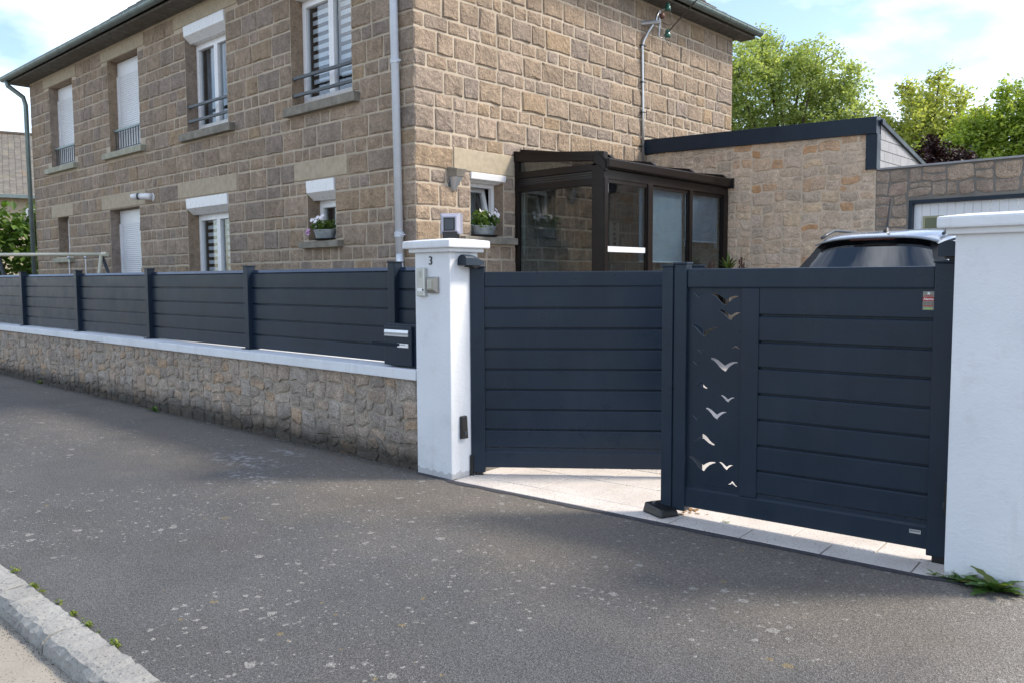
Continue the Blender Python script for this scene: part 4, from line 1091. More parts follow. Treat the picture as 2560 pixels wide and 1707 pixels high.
while x < DO[1] - .05:
    w = min(.098, DO[1] - .046 - x); gd_.boxf(FG, x, x + w - .003, DO[2], DO[3] - .046, -.10, -.07); x += .1
add('garage_door', gd_, 'white_panel', gar, bevel=.004, seg=1, kind=None)
for x in (-3.50, -2.55, -1.70):
    f = add('door_window', MB().boxf(FG, x, x + .25, 2.19, 2.39, -.07, -.055), 'olive_frame', gar, bevel=.004)
    add('pane', MB().boxf(FG, x + .03, x + .22, 2.215, 2.365, -.055, -.052), 'olive_glass', f)

# ------------------------------------------------------------------ glazed porch against the house
XV, Y0, Y1 = -6.269, 8.47, 11.62
ver = thing('glazed_porch', (-7.0, 10.0, .4), 'dark brown glazed porch with sliding panes against the sunny house wall', 'porch')
FV = frame((0, Y0, 0), (1, 0, 0), (0, -1, 0)); FW2 = frame((XV, 0, 0), (0, 1, 0), (1, 0, 0))
def quadbox(pts, d):                          # four points in a plane, pushed back by d
    a = [Vector(p) for p in pts]; return MB().add(a + [p + Vector(d) for p in a], [(0, 1, 2, 3), (7, 6, 5, 4), (0, 4, 5, 1), (1, 5, 6, 2), (2, 6, 7, 3), (3, 7, 4, 0)])
add('wall_post', MB().boxf(FV, XC + .012, XC + .075, .42, 3.20, -.06, 0), 'brown_alu', ver, bevel=.004)
add('corner_post', MB().boxf(FV, XV - .19, XV, .42, 3.02, -.07, .012), 'brown_alu', ver, bevel=.008)
add('corner_post', MB().boxf(FW2, Y0 - .007, Y0 + .055, .42, 2.86, -.05, .016), 'brown_alu', ver, bevel=.004)
add('gable_beam', quadbox([FV(XC + .012, 3.19, .02), FV(XV + .0, 3.065, .02), FV(XV + .0, 3.178, .02), FV(XC + .012, 3.325, .02)], (0, .09, 0)), 'brown_alu', ver, bevel=.006)
add('gable_cheek', MB().add([FV(XV - .17, 3.06, .03), FV(XV + .03, 2.93, .03), FV(XV + .03, 3.05, .03), FV(XV - .12, 3.205, .03), FV(XV - .17, 3.06, -.05), FV(XV + .03, 2.93, -.05), FV(XV + .03, 3.05, -.05), FV(XV - .12, 3.205, -.05)],
                     [(0, 1, 2, 3), (7, 6, 5, 4), (0, 4, 5, 1), (1, 5, 6, 2), (2, 6, 7, 3), (3, 7, 4, 0)]), 'brown_alu', ver, bevel=.012)
add('clerestory_pane', quadbox([FV(XC + .075, 3.04, -.03), FV(XV - .19, 3.02, -.03), FV(XV - .19, 3.075, -.03), FV(XC + .075, 3.195, -.03)], (0, .006, 0)), 'veranda_glass', ver)
add('transom', MB().boxf(FV, XC + .075, XV - .19, 2.955, 3.045, -.055, .006), 'brown_alu', ver, bevel=.006)
add('transom', MB().boxf(FV, XC + .075, XV - .19, 2.775, 2.865, -.055, .006), 'brown_alu', ver, bevel=.006)
tg = MB()
for i in range(3): tg.boxf(FV, XC + .075, XV - .19, 2.868 + i * .029, 2.892 + i * .029, -.05, -.012)
add('track_grooves', tg, 'black_plastic', ver, kind='stuff')
add('front_pane', MB().boxf(FV, XC + .075, XV - .19, .50, 2.776, -.034, -.028), 'veranda_glass', ver)
add('sill_beam', MB().boxf(FV, XC + .012, XV, .40, .50, -.06, .01), 'brown_alu', ver)
add('sill_beam', MB().boxf(FW2, Y0, Y1, .40, .50, -.07, .01), 'brown_alu', ver)
cb = MB().tube([FV(XC + .10, 2.77, -.07), FV(XC + .10, 2.0, -.07), FV(XC + .115, 1.93, -.07), FV(XC + .13, 2.0, -.07), FV(XC + .13, 2.77, -.07)], .006, 5)
add('blind_cord', cb, 'cream_paint', ver)
add('header', MB().boxf(FW2, Y0 + .055, Y1, 2.845, 2.965, -.07, .0), 'brown_alu', ver, bevel=.005)
gt_ = MB().extr(FW2, [(2.965, -.06), (2.965, .05), (2.985, .075), (3.075, .085), (3.085, .07), (3.085, -.06)][::-1], Y0 - .01, Y1 + .0)
add('gutter', gt_, 'brown_alu', ver, bevel=.004)
add('gutter_end', MB().boxf(FW2, Y1 - .03, Y1 + .001, 2.95, 3.10, -.05, .10), 'black_plastic', ver)
add('roof_panel', MB().add([FV(XC + .012, 3.30, .02), FV(XV + .02, 3.075, .02), FV(XV + .02, 3.105, .02), FV(XC + .012, 3.335, .02), FV(XC + .012, 3.30, -(Y1 - Y0)), FV(XV + .02, 3.075, -(Y1 - Y0)), FV(XV + .02, 3.105, -(Y1 - Y0)), FV(XC + .012, 3.335, -(Y1 - Y0))],
                     [(0, 1, 2, 3), (7, 6, 5, 4), (0, 4, 5, 1), (1, 5, 6, 2), (2, 6, 7, 3), (3, 7, 4, 0)]), 'brown_alu', ver)
for y in (8.62, 9.58, 10.56, 11.5):
    P = [(XC + .012, 3.336), (XV - .04, 3.118), (XV + .03, 3.106), (XV - .03, 3.155), (XC + .012, 3.375)]
    add('roof_bar', MB().prism(P, y - .035, y + .035, lambda a, b, c: (a, c, b)), 'brown_alu', ver, bevel=.004)
for a, b in ((9.435, 9.59), (10.50, 10.62)):
    add('mullion', MB().boxf(FW2, a, b - .05, .5, 2.846, -.03, .012), 'brown_alu', ver, bevel=.004)
    add('mullion', MB().boxf(FW2, b - .048, b, .5, 2.90, -.06, -.016), 'black_plastic', ver, bevel=.004)
add('end_post', MB().boxf(FW2, 11.50, Y1, .42, 2.846, -.06, .004), 'brown_alu', ver, bevel=.004)
for a, b, n in ((Y0 + .055, 9.435, -.02), (9.59, 10.50, -.03), (10.62, 11.50, -.04)):
    add('sliding_pane', MB().boxf(FW2, a, b, .5, 2.846, n - .006, n), 'veranda_glass', ver)
    fr_ = MB().boxf(FW2, a, b, 2.80, 2.846, n - .02, n + .012).boxf(FW2, b - .022, b, .5, 2.80, n - .02, n + .012)
    add('pane_frame', fr_, 'brown_alu', ver)
add('roller_blind', MB().boxf(FW2, 9.36, 10.44, 1.83, 2.83, -.085, -.083), 'screen_fabric', ver, label='lower pale screen behind the middle pane')
add('blind_bar', MB().boxf(FW2, 9.36, 10.44, 1.815, 1.832, -.09, -.078), 'blind_white', ver)
add('roller_blind', MB().boxf(FW2, 10.63, 11.42, 2.14, 2.83, -.085, -.083), 'screen_fabric', ver, label='shorter pale screen behind the far pane')
add('blind_bar', MB().boxf(FW2, 10.63, 11.42, 2.125, 2.142, -.09, -.078), 'blind_white', ver)
add('blind_cord', MB().tube([FW2(10.47, 2.8, -.05), FW2(10.48, 2.2, -.05), FW2(10.46, 2.06, -.05), FW2(10.49, 2.05, -.05)], .006, 5), 'blind_white', ver)
add('blind_cord', MB().tube([FW2(11.36, 2.8, -.07), FW2(11.35, 2.1, -.07), FW2(11.38, 2.04, -.07), FW2(11.41, 2.1, -.07), FW2(11.41, 2.8, -.07)], .004, 5), 'blind_white', ver)
add('safety_strip', MB().boxf(FW2, Y0 + .058, 9.425, 1.935, 2.005, -.0195, -.0185), 'blind_white', ver)
add('door_handle', MB().boxf(FW2, Y0 + .075, Y0 + .115, 1.62, 1.70, -.008, .03), 'black_plastic', ver, bevel=.004)
brd = thing('wooden_board', (XC + .05, 10.7, 1.9), 'pale lettered wooden board hung on the stones inside the porch', 'board')
add('board', MB().boxf(FB, 10.60, 10.86, 2.05, 2.50, .04, .06), 'cream_paint', brd, bevel=.004)
bp = MB()
for i in range(5): bp.boxf(FB, 10.69, 10.77, 2.12 + i * .075, 2.165 + i * .075, .0602, .061)
add('board_marks', bp, 'rust_brown', brd, kind='stuff')

# ------------------------------------------------------------------ car
CX, CG = -2.77, .425
car = thing('parked_car', (CX, 9.5, CG), 'pale silver car with roof rails parked nose to the garage door', 'car')
def cpt(x, y, h): return Vector((CX + x, y, CG + h))
ROOF = [(7.90, 1.548, .53), (7.98, 1.575, .56), (8.15, 1.605, .585), (8.5, 1.632, .60), (9.0, 1.64, .605), (9.6, 1.61, .60), (10.05, 1.52, .57)]
rm_ = MB(); k = 15
def rsec(y, h, w):
    out = []
    for j in range(k):
        t = -1 + 2 * j / (k - 1); a = abs(t)
        out.append(cpt(w * t * (1.02 if a > .99 else 1), y, h - .055 * a ** 4.5 - (.03 if a > .99 else 0)))
    return out
vs = [p for r_ in ROOF for p in rsec(*r_)]
rm_.add(vs, [(i * k + j, i * k + j + 1, (i + 1) * k + j + 1, (i + 1) * k + j) for i in range(len(ROOF) - 1) for j in range(k - 1)])
add('roof', rm_, 'car_paint', car, smooth=True)
def side_pt(s, t, sgn, off=0.):               # s along the car, t from belt to roof
    y = 7.62 + (10.9 - 7.62) * s
    yt = 7.92 + (10.05 - 7.92) * s
    i = min(len(ROOF) - 2, max(0, sum(r_[0] <= yt for r_ in ROOF) - 1)); r0, r1 = ROOF[i], ROOF[i + 1]; f = (yt - r0[0]) / (r1[0] - r0[0])
    h, w = r0[1] + (r1[1] - r0[1]) * f - .105, (r0[2] + (r1[2] - r0[2]) * f) * 1.02
    wb = .80 + .04 * math.sin(math.pi * s)
    tt = t
    return cpt(sgn * (wb + (w - wb) * tt + .025 * math.sin(math.pi * tt) + off), y + (yt - y) * tt, 1.0 + (h - 1.0) * tt)
for sgn in (-1, 1):
    add('side_panel', MB().grid(lambda a, b: side_pt(a, b, sgn), 14, 5), 'car_paint', car, smooth=True)
    for s0, s1 in ((.05, .20), (.225, .55), (.575, .93)):
        add('side_window', MB().grid(lambda a, b: side_pt(s0 + (s1 - s0) * a, .06 + .84 * b, sgn, .004), 6, 4), 'car_glass', car, smooth=True)
def rear_pt(a, b, off=0., sx=1.):             # a -1..1, b 0 bottom .. 1 top
    w = .80 + (.545 - .80) * b ** .9; h0 = 1.0 + (1.535 - 1.0) * b; y = 7.58 + (7.915 - 7.58) * b
    e = abs(a)
    return cpt(a * w * sx, y - .07 * (1 - e ** 2) * (1 - .3 * b) + .03 - off, h0 - (.05 * e ** 4.) * b + off * .3)
add('tailgate', MB().grid(lambda a, b: rear_pt(-1 + 2 * a, b), 16, 6), 'black_plastic', car, smooth=True)
add('rear_window', MB().grid(lambda a, b: rear_pt((-1 + 2 * a), .04 + .92 * b, .006, .95), 16, 6), 'car_glass_rear' if 'car_glass_rear' in MAT else 'car_glass', car, smooth=True)
spv = []
for j in range(17):
    t = -1 + j / 8; a = abs(t); w = .545 * t
    spv += [cpt(w, 7.80 + .055 * a ** 2, 1.538 - .055 * a ** 4), cpt(w, 7.92 + .03 * a ** 2, 1.556 - .053 * a ** 4), cpt(w, 7.83 + .05 * a ** 2, 1.526 - .055 * a ** 4)]
sm = MB().add(spv, [(3 * i + a, 3 * i + b, 3 * i + 3 + b, 3 * i + 3 + a) for i in range(16) for a, b in ((0, 1), (2, 0))])
add('spoiler', sm, 'car_paint', car, smooth=True)
add('brake_lamp', MB().grid(lambda a, b: cpt(-.20 + .40 * a, 7.812 - .004 + .055 * abs(-.37 + .74 * a) ** 2 + .02 * (1 - b), 1.512 + .012 * b), 10, 1), 'red_lens', car)
for sgn in (-1, 1):
    P = []
    for i in range(13):
        t = i / 12; y = 8.02 + 1.75 * t
        P.append(cpt(sgn * .545, y, 1.555 + .085 * min(1, math.sin(math.pi * t) * 1.9)))
    add('roof_rail', MB().tube([(p.x, p.y, min(p.z, CG + 1.675)) for p in P], .015, 8), 'dark_rail', car, smooth=True)
an = cpt(.03, 8.12, 1.60)
add('antenna', MB().tube([an, an + Vector((-.02, .13, .31))], .013, 6, .008).lathe([(.05, -.005), (.035, .018), (.012, .035)], an, 12, .6, 1.2), 'black_plastic', car)
bod = MB(); BS = [(7.45, .30, .93, .66), (7.50, .26, 1.0, .78), (7.70, .24, 1.03, .84), (8.6, .22, 1.02, .875), (9.8, .22, 1.02, .875), (10.7, .22, 1.0, .85), (11.15, .24, .90, .80), (11.40, .28, .72, .66), (11.44, .34, .62, .55)]
kk_ = 16
def bsec(y, lo, hi, w):
    out = []
    for j in range(kk_):
        a = 2 * math.pi * (j + .5) / kk_; c, s_ = math.cos(a), math.sin(a)
        out.append(cpt(w * math.copysign(abs(c) ** .45, c), y, (lo + hi) / 2 + (hi - lo) / 2 * math.copysign(abs(s_) ** .45, s_)))
    return out
vs = [p for r_ in BS for p in bsec(*r_)]
n = len(BS)
bod.add(vs, [(i * kk_ + j, i * kk_ + (j + 1) % kk_, (i + 1) * kk_ + (j + 1) % kk_, (i + 1) * kk_ + j) for i in range(n - 1) for j in range(kk_)] + [tuple(range(kk_)), tuple(range((n - 1) * kk_, n * kk_))])
add('body', bod, 'car_paint', car, smooth=True)
add('windscreen', MB().grid(lambda a, b: cpt((-1 + 2 * a) * (.74 + (.56 - .74) * b), 10.82 + (10.04 - 10.82) * b, 1.0 + .50 * b - .04 * abs(-1 + 2 * a) ** 3), 10, 5), 'car_glass', car, smooth=True)
for sx in (-1, 1):
    for y in (8.25, 10.75):
        w = add('wheel', MB().lathe([(.20, -.10), (.31, -.10), (.325, -.06), (.325, .06), (.31, .10), (.20, .10)], (0, 0, 0), 24), 'tyre', car)
        w.rotation_euler = (0, rad(90), 0); w.location = cpt(sx * .78, y, .325) - Wd[car]; 
        Wd[w] = Vector((0, 0, 0))
        add('rim', MB().lathe([(.02, -.09), (.20, -.085), (.20, .085), (.02, .09)], (0, 0, 0), 12), 'silver_trim', w)
    add('tail_lamp', MB().boxf(frame((CX, 0, CG), (1, 0, 0), (0, -1, 0)), sx * .70 - .08, sx * .70 + .08, .72, .98, -7.62, -7.46), 'red_lens', car, bevel=.02)
for x in (-.36, .36):
    add('headrest', MB().box(CX + x - .12, CX + x + .12, 8.55, 8.65, CG + 1.05, CG + 1.28), 'curtain_grey', car, bevel=.04)
add('mirror_inside', MB().box(CX + .33, CX + .55, 9.9, 9.94, CG + 1.32, CG + 1.40), 'black_plastic', car, bevel=.02)
# ------------------------------------------------------------------ swing frame behind the fence
sw = thing('garden_swing', (-16.5, 6.2, .2), 'pale metal swing frame with cross bar behind the navy fence', 'swing')
a_, b_ = Vector((-16.45, 6.30, 2.10)), Vector((-18.75, 5.22, 2.125))
add('cross_bar', MB().tube([a_ + (a_ - b_).normalized() * .1, b_], .035, 10), 'cream_paint', sw, smooth=True)
cd = (a_ - b_).normalized(); pr = Vector((cd.y, -cd.x, 0))
for e, s_ in ((a_, 1), (b_, -1)):
    add('bar_joint', MB().tube([e + cd * .02 - Vector((0, 0, 0)), e + cd * .14 * s_], .045, 10), 'cream_paint', sw)
    for d in (1, -1):
        add('leg', MB().tube([e, e + pr * .62 * d + cd * .22 * s_ + Vector((0, 0, -1.93))], .032, 8), 'cream_paint' if d == 1 else 'dark_rail', sw, smooth=True)
for o in (.38, .78):
    q = a_ - cd * o
    r_ = add('swing_rope', MB().tube([q, q + Vector((0, 0, -1.5))], .009, 6), 'white_pvc', sw)
    add('hook', MB().lathe([(.02, -.05), (.03, -.03), (.02, .0)], q - Vector((0, 0, .03)), 8), 'steel', r_)
add('swing_seat', MB().box(a_.x - .95, a_.x - .45, a_.y - .48, a_.y - .28, .55, .58), 'dark_rail', sw)
# ------------------------------------------------------------------ plants
def leafmesh(tips, size, rnd, per, spread, up=.5, stretch=1.6, tonef=None):
    V = []; T = []
    n = len(tips) * per
    tips = np.repeat(np.array(tips, float), per, 0)
    g = np.random.default_rng(rnd)
    P = tips + g.normal(0, spread, (n, 3))
    nrm = g.normal(0, 1, (n, 3)); nrm[:, 2] = np.abs(nrm[:, 2]) + up; nrm /= np.linalg.norm(nrm, axis=1)[:, None]
    a = np.cross(nrm, g.normal(0, 1, (n, 3))); a /= np.linalg.norm(a, axis=1)[:, None]; b = np.cross(nrm, a)
    s = size * g.uniform(.6, 1.3, (n, 1))
    q0 = P - a * s * stretch * .5; q2 = P + a * s * stretch * .5 - np.array([0, 0, 1]) * s * .15
    q1 = P + b * s * .45 + nrm * s * .08; q3 = P - b * s * .45 + nrm * s * .08
    V = np.stack([q0, q1, q2, q3], 1).reshape(-1, 3)
    F = np.arange(n * 4).reshape(-1, 4)
    base = np.repeat(g.uniform(.1, .9, len(tips) // per), per)
    T = np.clip(base * .6 + g.uniform(0, 1, n) * .4, 0, 1)
    mb = MB(); mb.v = V.tolist(); mb.f = F.tolist(); mb.t = T.tolist()
    return mb
def tree(name, C, right, blobs, label, leafm, n_tips, per, size, spread, seed, trunk_r=.16, group=None):
    rnd = random.Random(seed); C = Vector(C); rt = Vector(right); dp_ = Vector((-rt.y, rt.x, 0))
    r = thing(name, C, label, 'tree' if 'tree' in name else 'shrub', group)
    tips = []; tot = sum(b[2] ** 2.2 for b in blobs); cen = []
    for a, z, rr in blobs:
        c = C + rt * a + dp_ * rnd.uniform(-.7, .7) * rr; c.z = z; cen.append((c, rr))
        for _ in range(int(n_tips * rr ** 2.2 / tot)):
            d = Vector((rnd.gauss(0, 1), rnd.gauss(0, 1), rnd.gauss(0, 1))).normalized()
            k = rnd.random() ** .45
            lump = 1 + .22 * math.sin(d.x * 5 + z) * math.sin(d.z * 6 + a) + rnd.uniform(-.08, .16)
            tips.append(tuple(c + Vector((d.x, d.y, d.z * .9)) * rr * k * lump))
    add('crown', leafmesh(tips, size, seed, per, spread), leafm, r, tone=True)
    tr = MB(); top = max(b[1] for b in blobs); low = min(b[1] - b[2] for b in blobs)
    f0 = Vector((C.x, C.y, max(low, .6) + .4))
    tr.tube([(C.x, C.y, 0), (C.x + .05, C.y, f0.z * .5), tuple(f0)], trunk_r, 9, trunk_r * .75)
    add('trunk', tr, 'bark', r)
    br = MB()
    for c, rr in cen:
        m_ = f0.lerp(c, .5) + Vector((rnd.uniform(-.2, .2), rnd.uniform(-.2, .2), .2))
        br.tube([f0 - Vector((0, 0, .3)), m_, c], trunk_r * .45, 6, trunk_r * .12)
        for _ in range(7):
            d = Vector((rnd.gauss(0, 1), rnd.gauss(0, 1), abs(rnd.gauss(.3, .8)))).normalized()
            br.tube([c, c + d * rr * .5 + Vector((0, 0, .05)), c + d * rr * .95], trunk_r * .13, 5, trunk_r * .03)
    add('branches', br, 'bark', r)
    return r
tree('leafy_tree', (-12.5, 27.3, 0), (.91, .41, 0), [(-1.7, 8.2, 1.6), (-.45, 8.8, 1.05), (.75, 8.35, .95), (1.55, 7.75, .95), (2.0, 6.7, .95), (.2, 7.0, 1.7), (-2.3, 6.8, 1.7), (1.2, 5.6, 1.3), (-.8, 5.4, 1.6), (-2.6, 5, 1.6), (.4, 9.0, .45), (-.9, 9.55, .5), (1.9, 8.3, .4)],
     'tall mid green tree rising right behind the house corner', 'leaf_green', 3300, 18, .08, .11, 51, .2, 'trees beyond the garage')
tree('sycamore_tree', (-8.6, 28.7, 0), (.96, .28, 0), [(0, 7.2, .8), (0, 6.2, 1.15), (-.9, 6.15, .6), (1.0, 6.35, .6), (1.2, 5.5, .9), (-1.2, 5.2, .9), (0, 4.9, 1.3), (-.55, 7.6, .36), (.35, 7.8, .36), (.95, 7.15, .36), (-1.35, 6.7, .35), (1.55, 6.7, .32), (-1.6, 5.9, .4), (1.7, 5.0, .8), (.6, 5.6, .9), (-.6, 5.5, .8)],
     'bright yellow green tree behind the slate garage gable', 'leaf_yellow', 1700, 17, .085, .10, 52, .15, 'trees beyond the garage')
tree('broadleaf_tree', (-5.8, 27.2, 0), (.98, .2, 0), [(-.7, 5.9, .75), (.2, 6.3, .8), (1.3, 6.5, .9), (0, 5.0, 1.3), (-1.3, 5.1, .7), (1.6, 5.2, 1.4), (-.2, 6.75, .35), (3., 5.8, 1.4), (-1.6, 4.4, .8), (-2.2, 4.9, .7), (-1.0, 5.7, .6), (.9, 5.9, .9), (2.2, 6.6, .8)],
     'dark green tree at the right edge above the yard wall', 'leaf_dark', 2300, 17, .085, .10, 53, .15, 'trees beyond the garage')
tree('plum_shrub', (-6.57, 23.1, 0), (.96, .28, 0), [(0, 4.6, .5), (-.4, 4.4, .42), (.5, 4.3, .45), (0, 4.1, .6), (.85, 4.05, .4), (-.2, 4.95, .28)],
     'dark purple leaved shrub between the two brighter trees', 'leaf_purple', 420, 15, .07, .075, 54, .08)
tree('fig_bush', (-26.6, 8.1, 0), (.28, .96, 0), [(.45, 3.2, .55), (-.3, 3.0, .8), (.3, 2.4, .8), (-.8, 2.2, .9), (.75, 2.5, .4), (.7, 1.9, .45), (-1.7, 2.6, .9), (.2, 1.6, .7)],
     'leafy fig bush beside the far house corner behind the fence', 'leaf_fig', 330, 7, .17, .12, 55, .07)
# garden spikes by the porch
for i, (x, y, h, kind) in enumerate(((-6.02, 11.15, 1.93, 'y'), (-5.86, 11.3, 1.90, 's'), (-6.3 + .12, 11.0, 1.85, 's'))):
    r = thing('yucca_plant' if kind == 'y' else 'flower_spike', (x, y, .42), ['green spiky yucca in front of the yard wall', 'brown seed spike to the right of the yucca', 'brown seed spike in front of the porch post'][i], 'plant')
    rr = random.Random(60 + i)
    if kind == 'y':
        st = MB().tube([(x, y, .42), (x + .02, y, h - .2)], .03, 7); add('stem', st, 'bark', r)
        lf = MB()
        for k_ in range(34):
            a = rr.uniform(0, 6.28); e = rr.uniform(.1, 1.3); L = rr.uniform(.18, .27)
            b = Vector((x + .02, y, h - .2 + rr.uniform(-.06, .04))); d = Vector((math.cos(a) * math.cos(e), math.sin(a) * math.cos(e), math.sin(e)))
            sd = d.cross(Vector((0, 0, 1))).normalized() * .014
            lf.add([b - sd, b + d * L * .5 - sd * 1.3 + Vector((0, 0, .01)), b + d * L, b + d * L * .5 + sd * 1.3 + Vector((0, 0, .01)), b + sd], [(0, 1, 2, 3, 4)], rr.random())
        add('leaves', lf, 'leaf_weed', r, tone=True)
    else:
        add('stem', MB().tube([(x, y, .42), (x, y, h)], .012, 6), 'bark', r)
        sd = MB()
        for k_ in range(90):
            z = h - .42 * rr.random(); a = rr.uniform(0, 6.28); q = Vector((x + math.cos(a) * .035, y + math.sin(a) * .035, z))
            sd.lathe([(.004, -.012), (.012, 0), (.004, .012)], q, 5)
        add('seed_heads', sd, 'rust_brown', r, kind='stuff')
# flower pots on two sills
def pot(F, u, z, label, rot, seed, pink):
    c = F(u, z, .0); r = thing('flower_pot', c, label, 'flower pot', 'zinc flower pots on the window sills')
    rr = random.Random(seed); ax = F(1, 0, 0) - F(0, 0, 0); ay = F(0, 0, 1) - F(0, 0, 0); ay.z = 0
    def E(px, py, pz): return c + ax * px + ay * py + Vector((0, 0, pz))
    m = MB(); k = 24; prof = [(.155, .012), (.16, .014), (.20, .125), (.208, .128), (.208, .136), (.198, .136), (.17, .05)]
    vs = [E(a * math.cos(6.2832 * j / k), a * .62 * math.sin(6.2832 * j / k), z_) for a, z_ in prof for j in range(k)]
    m.add(vs, [(i * k + j, i * k + (j + 1) % k, (i + 1) * k + (j + 1) % k, (i + 1) * k + j) for i in range(len(prof) - 1) for j in range(k)] + [tuple(range(k))[::-1], tuple(range((len(prof) - 1) * k, len(prof) * k))])
    add('bucket', m, 'zinc_pot', r, smooth=False)
    m = MB(); prof = [(.19, 0), (.235, .004), (.24, .016), (.23, .018), (.19, .008)]
    vs = [E(a * math.cos(6.2832 * j / k), a * .55 * math.sin(6.2832 * j / k), z_) for a, z_ in prof for j in range(k)]
    m.add(vs, [(i * k + j, i * k + (j + 1) % k, (i + 1) * k + (j + 1) % k, (i + 1) * k + j) for i in range(len(prof) - 1) for j in range(k)] + [tuple(range(k))[::-1], tuple(range((len(prof) - 1) * k, len(prof) * k))])
    add('saucer', m, 'black_plastic', r)
    for s_ in (-1, 1):
        add('ring_handle', MB().tube([E(s_ * (.205 + .025 * math.sin(t)), .03 * math.cos(t), .125 + .022 * math.sin(t)) for t in [i * .5 for i in range(13)]], .004, 5), 'zinc_pot', r)
    tips = [tuple(E(rr.uniform(-.19, .19), rr.uniform(-.10, .12), .15 + rr.uniform(0, .13) * (1 if not pink else .7))) for _ in range(34)]
    if not pink: tips += [tuple(E(rr.uniform(-.12, .08), rr.uniform(-.05, .05), rr.uniform(.22, .33))) for _ in range(14)]
    add('leaves', leafmesh(tips, .045, seed, 7, .025, .3, 1.7), 'leaf_pot', r, tone=True)
    fl = MB()
    spots = [(rr.uniform(-.20, .06), rr.uniform(-.02, .14), rr.uniform(.17, .33)) for _ in range(15)] if pink else [(-.08, .02, .33), (-.05, .05, .31), (.10, .06, .30), (.17, .05, .31), (.22, .04, .27), (.26, .02, .30), (.05, .06, .28), (.24, .0, .36)]
    for px, py, pz in spots:
        o = E(px, py, pz); rad_ = .032
        w = (ay * 1.0 + Vector((rr.uniform(-.5, .5), rr.uniform(-.5, .5), .5))).normalized(); a = w.orthogonal().normalized(); b = w.cross(a)
        for i in range(5):
            t = i * 1.2566; d = a * math.cos(t) + b * math.sin(t); e = w.cross(d)
            fl.add([o, o + d * rad_ * .6 + e * rad_ * .45 + w * .006, o + d * rad_ * 1.1 + w * .002, o + d * rad_ * .6 - e * rad_ * .45 + w * .006], [(0, 1, 2, 3)])
    add('blossoms', fl, 'white_petal', r)
    if pink:
        pk = MB()
        for px, py, pz in ((-.25, .10, .13), (-.26, .12, .11), (-.24, .12, .09), (-.25, .11, .10)):
            o = E(px, py, pz)
            for i in range(6):
                d = Vector((rr.gauss(0, 1), rr.gauss(0, 1), rr.gauss(0, 1))).normalized(); e = d.orthogonal().normalized()
                pk.add([o, o + d * .02 + e * .014, o + d * .034, o + d * .02 - e * .014], [(0, 1, 2, 3)])
        add('pink_blossom', pk, 'pink_petal', r)
pot(FA, -9.72, 2.147, 'zinc bucket of white blossoms with one pink head on the shaded sill', 0, 71, True)
pot(FB, 7.87, 2.162, 'zinc bucket of bright leaves and few white blossoms on the sunny sill', 0, 72, False)
# weeds
def weed(x, y, n, L, label, seed, lean=(0, -1), wide=.6):
    r = thing('dandelion_weed', (x, y, 0), label, 'weed', 'weeds rooted in the pavement joint')
    rr = random.Random(seed)
    for i in range(n):
        a = 2 * math.pi * i / n + rr.uniform(-.3, .3); el = rr.uniform(.25, 1.3); l = L * rr.uniform(.6, 1.1)
        d = Vector((math.cos(a), math.sin(a) * .55 + lean[1] * .25, 0)).normalized(); sd = Vector((-d.y, d.x, 0))
        m = MB(); N = 7; P = []
        for k_ in range(N + 1):
            t = k_ / N; c = Vector((x, y, .004)) + d * l * t * math.cos(el * (1 - t * .5)) + Vector((0, 0, l * (math.sin(el) * t - .35 * t * t)))
            c.z = max(c.z, .006)
            w = l * wide * .5 * (.25 + t ** .8) * (1.08 - t) * 1.5 * (1.15 if k_ % 2 else .6)
            P.append((c, max(w, .004)))
        vs = []
        for c, w in P: vs += [c - sd * w, c + Vector((0, 0, -.25 * w)), c + sd * w]
        m.add(vs, [(3 * k_ + a_, 3 * k_ + a_ + 1, 3 * k_ + a_ + 4, 3 * k_ + a_ + 3) for k_ in range(N) for a_ in (0, 1)], rr.random())
        add('leaf', m, 'leaf_weed', r, tone=True)
weed(-1.0, 4.70, 19, .165, 'largest dandelion rosette at the foot of the right pillar', 81)
weed(-1.165, 4.725, 8, .10, 'small reddish dandelion left of the largest rosette', 82)
weed(-1.235, 4.735, 5, .08, 'small weed at the left corner of the right pillar', 83, wide=.5)
weed(-1.30, 4.735, 5, .055, 'tiny weed at the end of the pale paving', 84, wide=.5)
weed(-14.3, 4.47, 6, .10, 'bright weed at the far foot of the street wall', 85, wide=.6)
weed(-10.15, 4.45, 8, .12, 'bright weed at the middle foot of the street wall', 86, wide=.6)
weed(-2.61, 4.87, 5, .035, 'tiny grass tuft in a paving joint under the gate', 87, wide=.3)
tips = []
rr = random.Random(9)
for x, n, s_ in ((-4.72, 6, .03), (-4.60, 3, .02), (-4.19, 9, .03), (-3.98, 9, .028), (-3.70, 9, .03), (-5.05, 4, .03), (-4.4, 3, .02)):
    tips += [(x + rr.gauss(0, s_), 1.405 + rr.gauss(0, .007), .010 + rr.random() * .006) for _ in range(n)]
add('moss_tufts', leafmesh(tips, .011, 9, 9, .007, .9, 1.4), 'leaf_moss', kind='stuff', tone=True)
db = MB()
for _ in range(46):
    a, b = dpt(1.22 + rr.gauss(0, .07), .36 + rr.gauss(0, .05)); t = rr.uniform(0, 3.14); L = rr.uniform(.008, .035)
    db.box(a - .002, a + .002 + L * abs(math.cos(t)), b, b + .002 + L * abs(math.sin(t)) * .6, .0045, .008)
add('dry_plant_debris', db, 'dry_debris', kind='stuff')
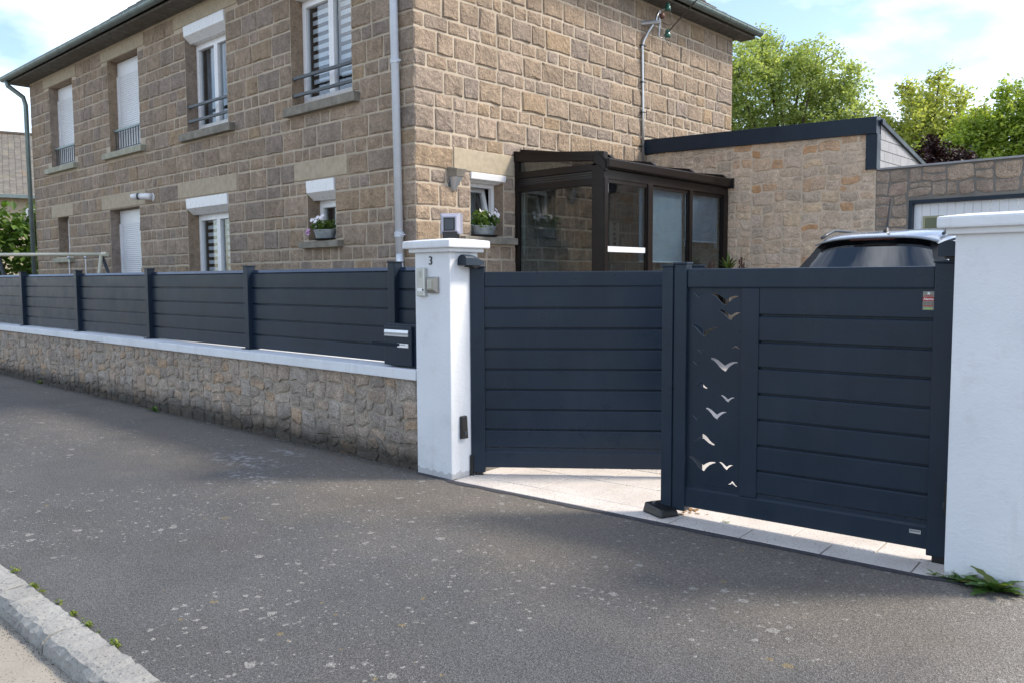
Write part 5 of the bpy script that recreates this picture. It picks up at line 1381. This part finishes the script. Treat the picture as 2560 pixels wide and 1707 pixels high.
# ------------------------------------------------------------------ neighbour's house
dn = Vector((-.9585, .285, 0)); Un = Vector((.285, .9585, 0)); On = dn * 42
FN = frame(On, Un, -dn)
nb = thing('neighbour_house', On, 'pale house with lichen spotted slate roof beyond the far corner', 'house')
add('wall', MB().boxf(FN, -9, 4.5, 0, 5.28, -7, 0), 'lintel_concrete', nb)
ro = MB().add([FN(-9.4, 5.25, .35), FN(4.9, 5.25, .35), FN(4.9, 8.42, -3.5), FN(-9.4, 8.42, -3.5), FN(-9.4, 5.25, -7.35), FN(4.9, 5.25, -7.35)], [(0, 1, 2, 3), (3, 2, 5, 4), (0, 3, 4), (1, 5, 2), (4, 5, 1, 0)], .8)
nr = add('roof', ro, 'roof_slate', nb, tone=True)
sl = roof_side(FN(-9.4, 5.28, .36), FN(4.9, 5.28, .36), FN(-9.4, 8.45, -3.5), FN(4.9, 8.45, -3.5), 52, 7)
sl.t = [.5 + .35 * t for t in sl.t]
add('slates', sl, 'roof_slate', nr, kind='stuff', tone=True)
add('gutter', MB().boxf(FN, -9.4, 4.9, 5.14, 5.28, .34, .46), 'zinc', nb)
add('ridge_tiles', MB().boxf(FN, -9.4, 4.9, 8.40, 8.50, -3.62, -3.38), 'bark', nb)
add('chimney', MB().boxf(FN, -1.3, -.62, 8.0, 9.1, -3.8, -3.1), 'terracotta', nb)
for u in (.35, -2.6):
    f = add('window', MB().boxf(FN, u, u + .55, 3.9, 4.75, -.02, .05), 'white_pvc', nb)
    add('pane', MB().boxf(FN, u + .08, u + .47, 3.98, 4.68, .05, .055), 'olive_glass', f)

gr_ = MB(); rr = random.Random(77)
def grain(x, y, z, r):
    a = rr.uniform(0, 3.14); c, d = math.cos(a) * r, math.sin(a) * r
    gr_.add([(x + c, y + d, z), (x - d, y + c * .7, z), (x - c, y - d, z), (x + d, y - c * .7, z), (x + c * .2, y + d * .2, z + r * .9)], [(0, 1, 4), (1, 2, 4), (2, 3, 4), (3, 0, 4)], rr.random())
for _ in range(2600):
    x = rr.uniform(-6.5, -1.2); y = 1.222 - abs(rr.gauss(0, .03)); grain(x, y, -.086, rr.uniform(.0015, .0055))
for _ in range(1500):
    x = -5.25 - 11.5 * rr.random() ** 1.6; y = 4.485 - abs(rr.gauss(0, .022)); grain(x, y, -.001, rr.uniform(.003, .010))
add('loose_grit', gr_, 'dark_grit', kind='stuff', tone=True)
